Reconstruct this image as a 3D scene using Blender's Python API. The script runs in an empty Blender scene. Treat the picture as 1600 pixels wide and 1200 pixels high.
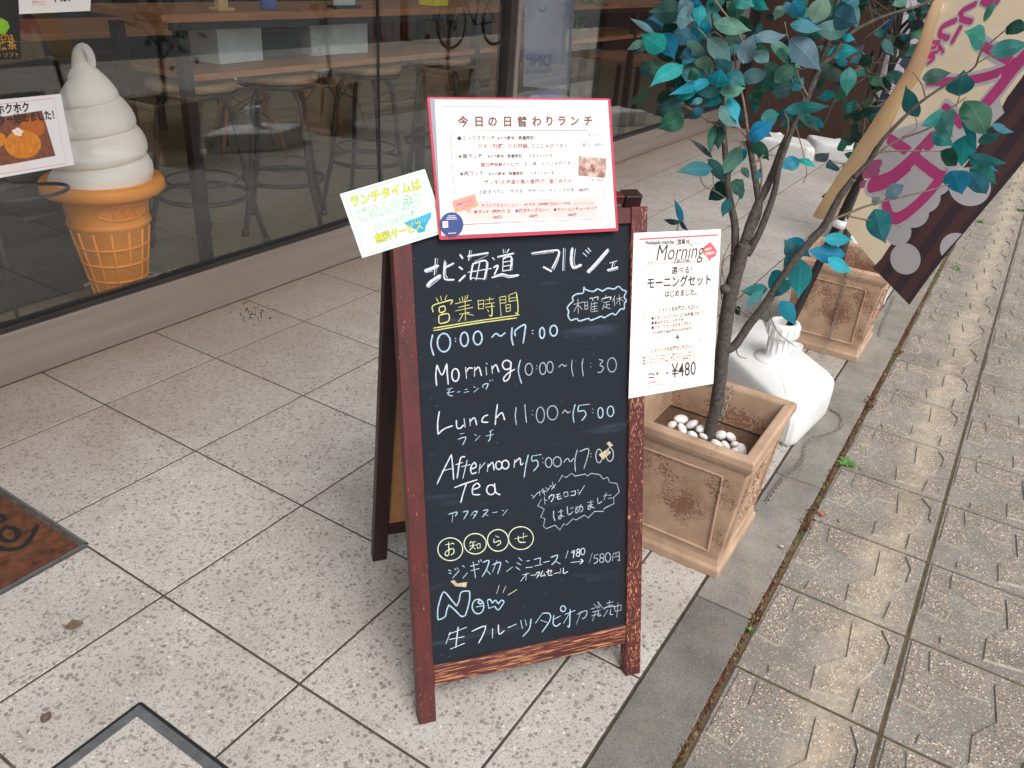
import bpy, math, random
from mathutils import Vector as V, Matrix
R_ = random.Random(7)
SC = bpy.context.scene
COL = SC.collection
PI = math.pi

# ------------------------------------------------------------------ camera, world, sun, exposure
F_PX = 1265.67
CAM = V((-1.14543563, -2.06062815, 1.25627782))
RX = V((0.53774205, -0.84053556, 0.06582899))      # camera right
RY = V((-0.36643349, -0.30331959, -0.87961567))    # camera down
RZ = V((0.75931547, 0.44888438, -0.47110808))      # camera forward
cd = bpy.data.cameras.new('camera'); co = bpy.data.objects.new('camera', cd); COL.objects.link(co)
cd.sensor_width = 36; cd.lens = F_PX / 1600 * 36; cd.clip_start = .02; cd.clip_end = 500
M = Matrix.Identity(4)
for i in range(3):
    M[i][0] = RX[i]; M[i][1] = -RY[i]; M[i][2] = -RZ[i]; M[i][3] = CAM[i]
co.matrix_world = M
SC.camera = co

w = bpy.data.worlds.new("World"); SC.world = w; w.use_nodes = True
SUN_EL, SUN_AZ = math.radians(52), math.radians(212)     # az measured from +Y clockwise: street side, a bit to the left
nt = w.node_tree
sky = nt.nodes.new('ShaderNodeTexSky'); sky.sky_type = 'NISHITA'; sky.sun_disc = False
sky.sun_elevation = SUN_EL; sky.sun_rotation = SUN_AZ
sky.air_density = 1.0; sky.dust_density = 4.0; sky.ozone_density = 1.0
bg = nt.nodes['Background']; bg.inputs['Strength'].default_value = 0.15
hs = nt.nodes.new('ShaderNodeHueSaturation'); hs.inputs['Saturation'].default_value = .22   # overcast: the blue is veiled
nt.links.new(sky.outputs[0], hs.inputs['Color']); nt.links.new(hs.outputs[0], bg.inputs['Color'])
sl = bpy.data.lights.new('sun', 'SUN'); sl.energy = 0.95; sl.angle = math.radians(28); sl.color = (1, .965, .92)
so = bpy.data.objects.new('sun', sl); COL.objects.link(so)
sd = V((math.sin(SUN_AZ) * math.cos(SUN_EL), math.cos(SUN_AZ) * math.cos(SUN_EL), math.sin(SUN_EL)))
so.rotation_euler = sd.to_track_quat('Z', 'Y').to_euler()
SC.view_settings.view_transform = 'Standard'; SC.view_settings.look = 'None'
SC.view_settings.exposure = 0.55; SC.view_settings.gamma = 1
SC.cycles.max_bounces = 8; SC.cycles.transparent_max_bounces = 12
SC.cycles.use_denoising = True

# ------------------------------------------------------------------ pixel -> place helpers (photo is 1600 x 1200)
def ray(px, py):
    return RX * ((px - 800) / F_PX) + RY * ((py - 600) / F_PX) + RZ
def onz(px, py, z=0.):
    d = ray(px, py); return CAM + d * ((z - CAM.z) / d.z)
def ony(px, py, y):
    d = ray(px, py); return CAM + d * ((y - CAM.y) / d.y)
class Plane:
    def __init__(s, o, ux, uy): s.o, s.ux, s.uy = V(o), V(ux).normalized(), V(uy).normalized(); s.n = s.ux.cross(s.uy).normalized()
    def hit(s, px, py, off=0.):
        d = ray(px, py); o = s.o + s.n * off
        return CAM + d * ((o - CAM).dot(s.n) / d.dot(s.n))
    def uv(s, px, py, off=0.):
        p = s.hit(px, py, off) - s.o
        return (p.dot(s.ux), p.dot(s.uy))
    def pt(s, u, v, off=0.): return s.o + s.ux * u + s.uy * v + s.n * off
def lin(c):
    return tuple((x / 255 / 12.92) if x / 255 <= .04045 else ((x / 255 + .055) / 1.055) ** 2.4 for x in c)

# ------------------------------------------------------------------ mesh builder and scene-graph helpers
class MB:
    def __init__(s): s.v = []; s.f = []; s.m = []; s.c = []; s.sm = []; s.cur = (1, 1, 1)
    def vs(s, pts):
        b = len(s.v)
        for p in pts: s.v.append(tuple(p)); s.c.append(s.cur)
        return b
    def face(s, idx, mi=0, smooth=False): s.f.append(tuple(idx)); s.m.append(mi); s.sm.append(smooth)
    def poly(s, pts, mi=0, smooth=False):
        b = s.vs(pts); s.face(range(b, b + len(pts)), mi, smooth)
    def prism(s, bot, top, mi=0):
        n = len(bot); b = s.vs(bot); t = s.vs(top)
        s.face([b + i for i in reversed(range(n))], mi); s.face([t + i for i in range(n)], mi)
        for i in range(n):
            j = (i + 1) % n; s.face((b + i, b + j, t + j, t + i), mi)
    def box(s, c, d, mi=0, rot=0., ch=0.0):
        x, y, z = d[0] / 2, d[1] / 2, d[2] / 2; c = V(c)
        cs, sn = math.cos(rot), math.sin(rot)
        T = lambda p: c + V((p[0] * cs - p[1] * sn, p[0] * sn + p[1] * cs, p[2]))
        if ch <= 0:
            q = [(-x, -y), (x, -y), (x, y), (-x, y)]
            s.prism([T((a, b, -z)) for a, b in q], [T((a, b, z)) for a, b in q], mi)
        else:
            rings = [(ch, -z), (0, -z + ch), (0, z - ch), (ch, z)]
            ids = []
            for i, (ins, zz) in enumerate(rings):
                X, Y = x - ins, y - ins; k = ch * .999 if 0 < i < 3 else 0
                X2, Y2 = x - ins, y - ins
                q = [(-X + k, -Y), (X - k, -Y), (X, -Y + k), (X, Y - k), (X - k, Y), (-X + k, Y), (-X, Y - k), (-X, -Y + k)]
                ids.append(s.vs([T((a, b, zz)) for a, b in q]))
            s.face([ids[0] + i for i in reversed(range(8))], mi); s.face([ids[3] + i for i in range(8)], mi)
            for r in range(3):
                for i in range(8):
                    j = (i + 1) % 8; s.face((ids[r] + i, ids[r] + j, ids[r + 1] + j, ids[r + 1] + i), mi)
    def bar(s, a, b, w, h, up=(0, 0, 1), mi=0):
        a, b = V(a), V(b); d = (b - a).normalized(); sd = d.cross(V(up)).normalized(); u = sd.cross(d)
        q = [(-w / 2, -h / 2), (w / 2, -h / 2), (w / 2, h / 2), (-w / 2, h / 2)]
        s.prism([a + sd * x + u * y for x, y in q], [b + sd * x + u * y for x, y in q], mi)
    def tube(s, pts, rad, n=8, mi=0, closed=False, cap=True, bump=0.):
        pts = [V(p) for p in pts]; k = len(pts)
        if not hasattr(rad, '__len__'): rad = [rad] * k
        prev = None; ids = []
        for i, p in enumerate(pts):
            if closed: t = pts[(i + 1) % k] - pts[i - 1]
            else: t = pts[min(i + 1, k - 1)] - pts[max(i - 1, 0)]
            t.normalize()
            if prev is None:
                a = V((0, 0, 1)) if abs(t.z) < .9 else V((1, 0, 0)); nx = t.cross(a).normalized()
            else: nx = (prev - t * prev.dot(t)).normalized()
            prev = nx; ny = t.cross(nx)
            ids.append(s.vs([p + (nx * math.cos(2 * PI * j / n) + ny * math.sin(2 * PI * j / n)) * rad[i] * (1 + bump * R_.uniform(-1, 1)) for j in range(n)]))
        for i in range(k if closed else k - 1):
            a, b = ids[i], ids[(i + 1) % k]
            for j in range(n):
                q = (j + 1) % n; s.face((a + j, a + q, b + q, b + j), mi, True)
        if cap and not closed:
            s.face([ids[0] + j for j in reversed(range(n))], mi); s.face([ids[-1] + j for j in range(n)], mi)
    def lathe(s, prof, n=32, c=(0, 0, 0), mi=0, smooth=True, cap=True):
        c = V(c); ids = []
        for r, z in prof: ids.append(s.vs([c + V((r * math.cos(2 * PI * j / n), r * math.sin(2 * PI * j / n), z)) for j in range(n)]))
        for a, b in zip(ids, ids[1:]):
            for j in range(n): q = (j + 1) % n; s.face((a + j, a + q, b + q, b + j), mi, smooth)
        if cap: s.face([ids[0] + j for j in reversed(range(n))], mi); s.face([ids[-1] + j for j in range(n)], mi)
    def blob(s, c, r, n=10, k=6, mi=0, jit=0.):
        c = V(c); ids = []
        for i in range(1, k):
            th = PI * i / k
            ids.append(s.vs([c + V((r[0] * math.sin(th) * math.cos(2 * PI * j / n), r[1] * math.sin(th) * math.sin(2 * PI * j / n), -r[2] * math.cos(th))) * (1 + R_.uniform(-jit, jit)) for j in range(n)]))
        b = s.vs([c - V((0, 0, r[2]))]); t = s.vs([c + V((0, 0, r[2]))])
        for j in range(n):
            q = (j + 1) % n
            s.face((b, ids[0] + q, ids[0] + j), mi, True); s.face((t, ids[-1] + j, ids[-1] + q), mi, True)
            for a, d in zip(ids, ids[1:]): s.face((a + j, a + q, d + q, d + j), mi, True)
    def build(s, name, mats, parent=None, at=None):
        o0 = V((0, 0, 0))
        if parent is not None: o0 = WORLD[parent.name]
        elif at is not None: o0 = V(at)
        me = bpy.data.meshes.new(name)
        me.from_pydata([tuple(V(p) - o0) for p in s.v], [], s.f)
        if not isinstance(mats, (list, tuple)): mats = [mats]
        for m in mats: me.materials.append(m)
        for p, mi, sm in zip(me.polygons, s.m, s.sm): p.material_index = mi; p.use_smooth = sm
        ca = me.color_attributes.new('col', 'FLOAT_COLOR', 'POINT')
        ca.data.foreach_set('color', [x for c in s.c for x in (c[0], c[1], c[2], 1.)])
        ob = bpy.data.objects.new(name, me); COL.objects.link(ob)
        if parent is not None: ob.parent = parent; WORLD[ob.name] = o0
        else:
            ob.location = o0; WORLD[ob.name] = o0
        return ob
WORLD = {}
def tag(o, label=None, cat=None, group=None, kind=None):
    if label: o['label'] = label
    if cat: o['category'] = cat
    if group: o['group'] = group
    if kind: o['kind'] = kind
    return o
def thing(name, loc, label, cat, group=None):
    o = bpy.data.objects.new(name, None); COL.objects.link(o); o.location = loc; o.empty_display_size = .05
    WORLD[o.name] = V(loc)
    return tag(o, label, cat, group)
def kids(o): return [c for c in bpy.data.objects if c.parent == o]
def copy_tree(o, loc=None, rot=None, label=None, parent=None):
    ch = kids(o); c = o.copy(); COL.objects.link(c)
    if parent: c.parent = parent
    if loc is not None: c.location = loc
    if rot is not None: c.rotation_euler = (0, 0, rot)
    if label: c['label'] = label
    for k in ch: copy_tree(k, parent=c)
    return c

# ------------------------------------------------------------------ materials
def mk(name):
    m = bpy.data.materials.new(name); m.use_nodes = True
    t = m.node_tree; return m, t, t.nodes['Principled BSDF']
def N(t, typ, **kw):
    n = t.nodes.new(typ)
    for k, v in kw.items(): setattr(n, k, v)
    return n
def math_(t, op, a, b=None, c=None):
    n = N(t, 'ShaderNodeMath', operation=op)
    for i, x in enumerate((a, b, c)):
        if x is None: continue
        if hasattr(x, 'links'): t.links.new(x, n.inputs[i])
        else: n.inputs[i].default_value = x
    return n.outputs[0]
def mix_(t, f, a, b, bt='MIX'):
    n = N(t, 'ShaderNodeMix', data_type='RGBA', blend_type=bt)
    for sck, x in ((n.inputs['Factor'], f), (n.inputs['A'], a), (n.inputs['B'], b)):
        if hasattr(x, 'links'): t.links.new(x, sck)
        elif hasattr(x, '__len__'): sck.default_value = (x[0], x[1], x[2], 1)
        else: sck.default_value = x
    return n.outputs['Result']
def ramp_(t, f, lo, hi):
    n = N(t, 'ShaderNodeMapRange'); n.clamp = True
    t.links.new(f, n.inputs[0]); n.inputs[1].default_value = lo; n.inputs[2].default_value = hi
    return n.outputs[0]
def coord(t): return N(t, 'ShaderNodeTexCoord').outputs['Object']
def noise_(t, co, sc, det=3., ro=.55, out=0):
    n = N(t, 'ShaderNodeTexNoise'); t.links.new(co, n.inputs['Vector']); n.inputs['Scale'].default_value = sc
    n.inputs['Detail'].default_value = det; n.inputs['Roughness'].default_value = ro
    return n.outputs[out]
def bump_(t, b, h, dist=.002, st=.5):
    n = N(t, 'ShaderNodeBump'); n.inputs['Distance'].default_value = dist; n.inputs['Strength'].default_value = st
    t.links.new(h, n.inputs['Height']); t.links.new(n.outputs[0], b.inputs['Normal'])
def mat(name, c1, c2=None, scale=20., rough=.6, metal=0., bump=0., bscale=None, vcol=False, spec=.5, stretch=None, det=3., coat=0.):
    m, t, b = mk(name); c1 = lin(c1); c2 = lin(c2) if c2 else tuple(x * .85 for x in c1)
    co_ = coord(t)
    if stretch:
        mp = N(t, 'ShaderNodeMapping'); mp.inputs['Scale'].default_value = stretch; t.links.new(co_, mp.inputs['Vector']); co_ = mp.outputs[0]
    f = ramp_(t, noise_(t, co_, scale, det), .3, .7)
    c = mix_(t, f, c1, c2)
    if vcol:
        a = N(t, 'ShaderNodeAttribute', attribute_name='col'); c = mix_(t, 1., c, a.outputs['Color'], 'MULTIPLY')
    t.links.new(c, b.inputs['Base Color'])
    b.inputs['Roughness'].default_value = rough; b.inputs['Metallic'].default_value = metal
    b.inputs['Specular IOR Level'].default_value = spec; b.inputs['Coat Weight'].default_value = coat
    if bump: bump_(t, b, noise_(t, co_, bscale or scale * 3, 4.), bump, .6)
    return m

def translucent(m, k):
    t = m.node_tree; b = t.nodes['Principled BSDF']; src = b.inputs['Base Color'].links[0].from_socket
    tr = N(t, 'ShaderNodeBsdfTranslucent'); t.links.new(src, tr.inputs[0]); ms = N(t, 'ShaderNodeMixShader'); ms.inputs[0].default_value = k
    t.links.new(b.outputs[0], ms.inputs[1]); t.links.new(tr.outputs[0], ms.inputs[2]); t.links.new(ms.outputs[0], t.nodes['Material Output'].inputs[0])
    return m
def mat_tile():
    m, t, b = mk('terrazzo_tile'); co_ = coord(t)
    # aggregate chips of two sizes in a pale matrix
    wob = noise_(t, co_, 60, 2, .5, 1)
    va = N(t, 'ShaderNodeVectorMath', operation='MULTIPLY_ADD'); t.links.new(wob, va.inputs[0]); va.inputs[1].default_value = (.014,) * 3; t.links.new(co_, va.inputs[2])
    mp = N(t, 'ShaderNodeMapping'); mp.inputs['Scale'].default_value = (1, 1, 0); t.links.new(va.outputs[0], mp.inputs['Vector'])
    def chips(sc, lo, hi):
        v = N(t, 'ShaderNodeTexVoronoi'); v.inputs['Scale'].default_value = sc; t.links.new(mp.outputs[0], v.inputs['Vector'])
        v.inputs['Randomness'].default_value = 1.
        sp = N(t, 'ShaderNodeSeparateColor'); t.links.new(v.outputs['Color'], sp.inputs[0])
        pick = math_(t, 'GREATER_THAN', sp.outputs[0], lo)
        size = math_(t, 'MULTIPLY_ADD', sp.outputs[2], .30, hi)
        near = math_(t, 'SUBTRACT', size, v.outputs['Distance']); near = ramp_(t, near, 0., .06)
        return math_(t, 'MULTIPLY', pick, near), sp
    c_small, s1 = chips(210, .16, .30)
    c_big, s2 = chips(104, .36, .20)
    base = mix_(t, ramp_(t, noise_(t, co_, 7, 4), .3, .7), lin((203, 199, 194)), lin((184, 178, 171)))
    fine = noise_(t, co_, 420, 2); base = mix_(t, ramp_(t, fine, .45, .75), base, lin((150, 141, 135)))
    n1 = mix_(t, s1.outputs[1], lin((130, 123, 119)), lin((168, 158, 151)))
    n2 = mix_(t, s2.outputs[1], lin((112, 106, 103)), lin((150, 138, 131)))
    c = mix_(t, math_(t, 'MULTIPLY', c_small, .72), base, n1); c = mix_(t, math_(t, 'MULTIPLY', c_big, .85), c, n2)
    # white flakes
    cw, s3 = chips(150, .93, .10); c = mix_(t, cw, c, lin((222, 215, 209)))
    a = N(t, 'ShaderNodeAttribute', attribute_name='col'); c = mix_(t, 1., c, a.outputs['Color'], 'MULTIPLY')
    # shade by the shop front painted as a brown tint, plus loose dirt blotches
    sx = N(t, 'ShaderNodeSeparateXYZ'); t.links.new(co_, sx.inputs[0])
    edge = ramp_(t, math_(t, 'ADD', sx.outputs[1], math_(t, 'MULTIPLY', noise_(t, co_, 3, 4), .5)), -.30, .62)
    c = mix_(t, math_(t, 'MULTIPLY', edge, .75), c, lin((124, 102, 87)), 'MIX')
    st = ramp_(t, noise_(t, co_, 2.2, 5, .6), .52, .75); c = mix_(t, math_(t, 'MULTIPLY', st, .22), c, lin((120, 104, 88)))
    gv = N(t, 'ShaderNodeTexVoronoi'); gv.inputs['Scale'].default_value = 3.1; t.links.new(va.outputs[0], gv.inputs['Vector'])      # trodden gum and spots
    gs = N(t, 'ShaderNodeSeparateColor'); t.links.new(gv.outputs['Color'], gs.inputs[0])
    spot = math_(t, 'MULTIPLY', math_(t, 'GREATER_THAN', gs.outputs[0], .45), ramp_(t, math_(t, 'SUBTRACT', math_(t, 'MULTIPLY', gs.outputs[1], .045), gv.outputs['Distance']), 0., .012))
    c = mix_(t, math_(t, 'MULTIPLY', spot, .6), c, lin((84, 76, 70)))
    wear = ramp_(t, noise_(t, co_, 1.1, 6, .7), .5, .72); c = mix_(t, math_(t, 'MULTIPLY', wear, .22), c, lin((136, 122, 110)))
    t.links.new(c, b.inputs['Base Color']); b.inputs['Roughness'].default_value = .55
    bump_(t, b, noise_(t, co_, 300, 2), .0006, .5)
    return m
def mat_kerb():
    m, t, b = mk('kerb_concrete'); co_ = coord(t)
    c = mix_(t, ramp_(t, noise_(t, co_, 7, 6, .65), .3, .7), lin((152, 147, 139)), lin((112, 108, 103)))
    c = mix_(t, ramp_(t, noise_(t, co_, 340, 3, .7), .5, .75), c, lin((86, 83, 80))); c = mix_(t, ramp_(t, noise_(t, co_, 270, 2, .6), .62, .72), c, lin((178, 170, 160)))
    v = N(t, 'ShaderNodeTexVoronoi'); v.inputs['Scale'].default_value = 90; t.links.new(co_, v.inputs['Vector'])
    c = mix_(t, math_(t, 'MULTIPLY', math_(t, 'LESS_THAN', v.outputs['Distance'], .09), .6), c, lin((196, 188, 178)))
    c = mix_(t, math_(t, 'MULTIPLY', ramp_(t, noise_(t, co_, 4, 5, .7), .55, .7), .4), c, lin((158, 140, 116)))
    a = N(t, 'ShaderNodeAttribute', attribute_name='col'); c = mix_(t, 1., c, a.outputs['Color'], 'MULTIPLY')
    t.links.new(c, b.inputs['Base Color']); b.inputs['Roughness'].default_value = .92; b.inputs['Specular IOR Level'].default_value = .25
    bump_(t, b, noise_(t, co_, 210, 4, .7), .0018, .7)
    return m
def mat_paver(name, base, agg, warm):
    m, t, b = mk(name); co_ = coord(t)
    c = mix_(t, ramp_(t, noise_(t, co_, 9, 5, .6), .3, .7), lin(base), tuple(x * .68 for x in lin(base)))
    c = mix_(t, math_(t, 'MULTIPLY', ramp_(t, noise_(t, co_, 380, 2, .6), .5, .62), .55 if agg > .7 else .35), c, lin((88, 82, 76)))
    def specks(sc, lo, sz):
        v = N(t, 'ShaderNodeTexVoronoi'); v.inputs['Scale'].default_value = sc; t.links.new(co_, v.inputs['Vector'])
        sp = N(t, 'ShaderNodeSeparateColor'); t.links.new(v.outputs['Color'], sp.inputs[0])
        return math_(t, 'MULTIPLY', math_(t, 'GREATER_THAN', sp.outputs[0], lo), ramp_(t, math_(t, 'SUBTRACT', sz, v.outputs['Distance']), 0, .1)), sp
    s, sp = specks(190, .5, .45); c = mix_(t, math_(t, 'MULTIPLY', s, agg), c, mix_(t, sp.outputs[1], lin((226, 214, 198)), lin((168, 132, 104))))
    s, sp = specks(240, .62, .42); c = mix_(t, math_(t, 'MULTIPLY', s, agg), c, mix_(t, sp.outputs[1], lin((56, 53, 52)), lin((84, 74, 68))))
    # pale streak of light painted into the colour of the first slab row
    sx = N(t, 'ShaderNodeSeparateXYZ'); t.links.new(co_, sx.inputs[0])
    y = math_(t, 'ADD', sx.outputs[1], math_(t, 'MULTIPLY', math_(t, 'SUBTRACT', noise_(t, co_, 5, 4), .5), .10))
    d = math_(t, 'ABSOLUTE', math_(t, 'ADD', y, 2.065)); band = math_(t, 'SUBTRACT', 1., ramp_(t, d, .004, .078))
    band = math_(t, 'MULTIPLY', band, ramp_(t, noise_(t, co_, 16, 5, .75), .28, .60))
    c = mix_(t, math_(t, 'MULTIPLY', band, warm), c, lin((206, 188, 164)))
    dk = ramp_(t, noise_(t, co_, 3.1, 5, .65), .5, .75); c = mix_(t, math_(t, 'MULTIPLY', dk, .5), c, lin((92, 86, 78)))
    t.links.new(c, b.inputs['Base Color']); b.inputs['Roughness'].default_value = .92; b.inputs['Specular IOR Level'].default_value = .2
    bump_(t, b, noise_(t, co_, 190, 3, .7), .0022 if agg > .5 else .001, .8)
    return m
def mat_worn_wood():
    m, t, b = mk('worn_red_wood'); co_ = coord(t)
    # coordinates of the sign: rotate so that grain runs along its height
    a = N(t, 'ShaderNodeAttribute', attribute_name='col')       # R: wear amount, G: grain direction along the bar
    sp = N(t, 'ShaderNodeSeparateColor'); t.links.new(a.outputs['Color'], sp.inputs[0])
    mp = N(t, 'ShaderNodeMapping'); mp.vector_type = 'TEXTURE'; mp.inputs['Rotation'].default_value = (0, 0, -.67); mp.inputs['Scale'].default_value = (1, 1, 22)
    t.links.new(co_, mp.inputs['Vector'])
    mp2 = N(t, 'ShaderNodeMapping'); mp2.vector_type = 'TEXTURE'; mp2.inputs['Rotation'].default_value = (0, 0, -.67); mp2.inputs['Scale'].default_value = (22, 1, 1)
    t.links.new(co_, mp2.inputs['Vector'])
    vm = N(t, 'ShaderNodeMix', data_type='VECTOR'); t.links.new(sp.outputs[1], vm.inputs['Factor'])
    t.links.new(mp.outputs[0], vm.inputs[4]); t.links.new(mp2.outputs[0], vm.inputs[5]); g = vm.outputs[1]
    paint = mix_(t, ramp_(t, noise_(t, g, 60, 4), .3, .7), lin((90, 34, 33)), lin((64, 27, 27)))
    wood = mix_(t, ramp_(t, noise_(t, g, 220, 3), .3, .7), lin((196, 142, 98)), lin((140, 84, 58)))
    n1 = noise_(t, g, 420, 3, .6); big = noise_(t, co_, 9, 3)
    thr = math_(t, 'ADD', math_(t, 'MULTIPLY', sp.outputs[0], -.17), .75)
    thr = math_(t, 'SUBTRACT', thr, math_(t, 'MULTIPLY', math_(t, 'SUBTRACT', big, .5), .25))
    worn = ramp_(t, math_(t, 'SUBTRACT', n1, thr), 0., .03)
    c = mix_(t, worn, paint, wood)
    t.links.new(c, b.inputs['Base Color']); b.inputs['Roughness'].default_value = .5
    bump_(t, b, n1, .0006, .5)
    return m
def mat_board():
    m, t, b = mk('chalkboard_black'); co_ = coord(t)
    n = noise_(t, co_, 5, 5, .6)
    mp = N(t, 'ShaderNodeMapping'); mp.inputs['Rotation'].default_value = (0.25, 0.2, .67); mp.inputs['Scale'].default_value = (1.2, 1, 7)
    t.links.new(co_, mp.inputs['Vector'])
    smear = ramp_(t, noise_(t, mp.outputs[0], 3.2, 4, .6), .60, .80)
    c = mix_(t, n, lin((25, 31, 40)), lin((31, 37, 46)))
    c = mix_(t, math_(t, 'MULTIPLY', smear, .45), c, lin((84, 98, 116)))
    v = N(t, 'ShaderNodeTexVoronoi'); v.inputs['Scale'].default_value = 55; t.links.new(co_, v.inputs['Vector'])
    dots = math_(t, 'LESS_THAN', v.outputs['Distance'], .035); c = mix_(t, math_(t, 'MULTIPLY', dots, .5), c, lin((170, 180, 190)))
    t.links.new(c, b.inputs['Base Color']); b.inputs['Roughness'].default_value = .7; b.inputs['Specular IOR Level'].default_value = .2
    return m
def mat_terracotta(dirt):
    m, t, b = mk('terracotta_weathered' if dirt < .7 else 'terracotta_dark_stained'); co_ = coord(t)
    c = mix_(t, ramp_(t, noise_(t, co_, 14, 5), .3, .7), lin((190, 160, 136)), lin((156, 128, 104)))
    sx = N(t, 'ShaderNodeSeparateXYZ'); t.links.new(co_, sx.inputs[0])
    # flaking brown scale over the panels, in patches with hard ragged edges
    n1 = noise_(t, co_, 170, 7, .75); n2 = noise_(t, co_, 8, 3)
    gn = N(t, 'ShaderNodeNewGeometry'); sp = N(t, 'ShaderNodeSeparateXYZ'); t.links.new(gn.outputs['True Normal'], sp.inputs[0])
    face = math_(t, 'MULTIPLY', ramp_(t, math_(t, 'ABSOLUTE', sp.outputs[0]), .5, .9), math_(t, 'MULTIPLY', ramp_(t, sx.outputs[2], .05, .16), math_(t, 'SUBTRACT', 1., ramp_(t, sx.outputs[2], .28, .325))))      # the two weathered sides
    k = math_(t, 'ADD', n1, math_(t, 'MULTIPLY', math_(t, 'SUBTRACT', n2, .5), .9))
    k = math_(t, 'ADD', k, math_(t, 'MULTIPLY', math_(t, 'SUBTRACT', face, 1.), .20))
    fl = ramp_(t, k, .60 - dirt * .14, .622 - dirt * .14)
    c = mix_(t, math_(t, 'MULTIPLY', fl, .8), c, lin((118, 78, 58)))
    wh = ramp_(t, noise_(t, co_, 33, 6, .7), .58, .72); c = mix_(t, math_(t, 'MULTIPLY', wh, .4), c, lin((200, 176, 152)))
    t.links.new(c, b.inputs['Base Color']); b.inputs['Roughness'].default_value = .88
    bump_(t, b, k, .0014, .5)
    return m
def mat_leaf():
    m, t, b = mk('faded_artificial_leaf'); co_ = coord(t)
    a = N(t, 'ShaderNodeAttribute', attribute_name='col')
    n = ramp_(t, noise_(t, co_, 130, 4, .65), .3, .7)
    c = mix_(t, n, a.outputs['Color'], mix_(t, 1., a.outputs['Color'], (.68, .76, .74), 'MULTIPLY'))
    big = ramp_(t, noise_(t, co_, 28, 3), .35, .7); c = mix_(t, math_(t, 'MULTIPLY', big, .5), c, mix_(t, 1., c, (.5, .66, .58), 'MULTIPLY'))
    t.links.new(c, b.inputs['Base Color']); b.inputs['Roughness'].default_value = .58; b.inputs['Specular IOR Level'].default_value = .3
    bump_(t, b, noise_(t, co_, 260, 3), .0006, .4)
    tr = N(t, 'ShaderNodeBsdfTranslucent'); t.links.new(c, tr.inputs[0])
    ms = N(t, 'ShaderNodeMixShader'); ms.inputs[0].default_value = .2
    t.links.new(b.outputs[0], ms.inputs[1]); t.links.new(tr.outputs[0], ms.inputs[2]); t.links.new(ms.outputs[0], t.nodes['Material Output'].inputs[0])
    return m
def mat_glass():
    m, t, b = mk('window_glass'); t.nodes.remove(b)
    lw = N(t, 'ShaderNodeLayerWeight'); lw.inputs[0].default_value = .5
    fr_ = math_(t, 'MULTIPLY_ADD', math_(t, 'POWER', lw.outputs['Facing'], 4.), .9, .07)      # Schlick, both faces of the pane alike
    gl = N(t, 'ShaderNodeBsdfGlossy'); gl.inputs['Roughness'].default_value = 0.004
    gl.inputs['Color'].default_value = (1, 1, 1, 1)
    tr = N(t, 'ShaderNodeBsdfTransparent'); tr.inputs[0].default_value = (.975, .985, .98, 1)
    ms = N(t, 'ShaderNodeMixShader'); t.links.new(fr_, ms.inputs[0]); t.links.new(tr.outputs[0], ms.inputs[1]); t.links.new(gl.outputs[0], ms.inputs[2])
    t.links.new(ms.outputs[0], t.nodes['Material Output'].inputs[0])
    return m
def mat_wood(name, c1, c2, stretch=(.1, 1, 1), sc=40, rough=.45):
    return mat(name, c1, c2, sc, rough, bump=.0004, stretch=stretch, det=5.)
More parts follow.
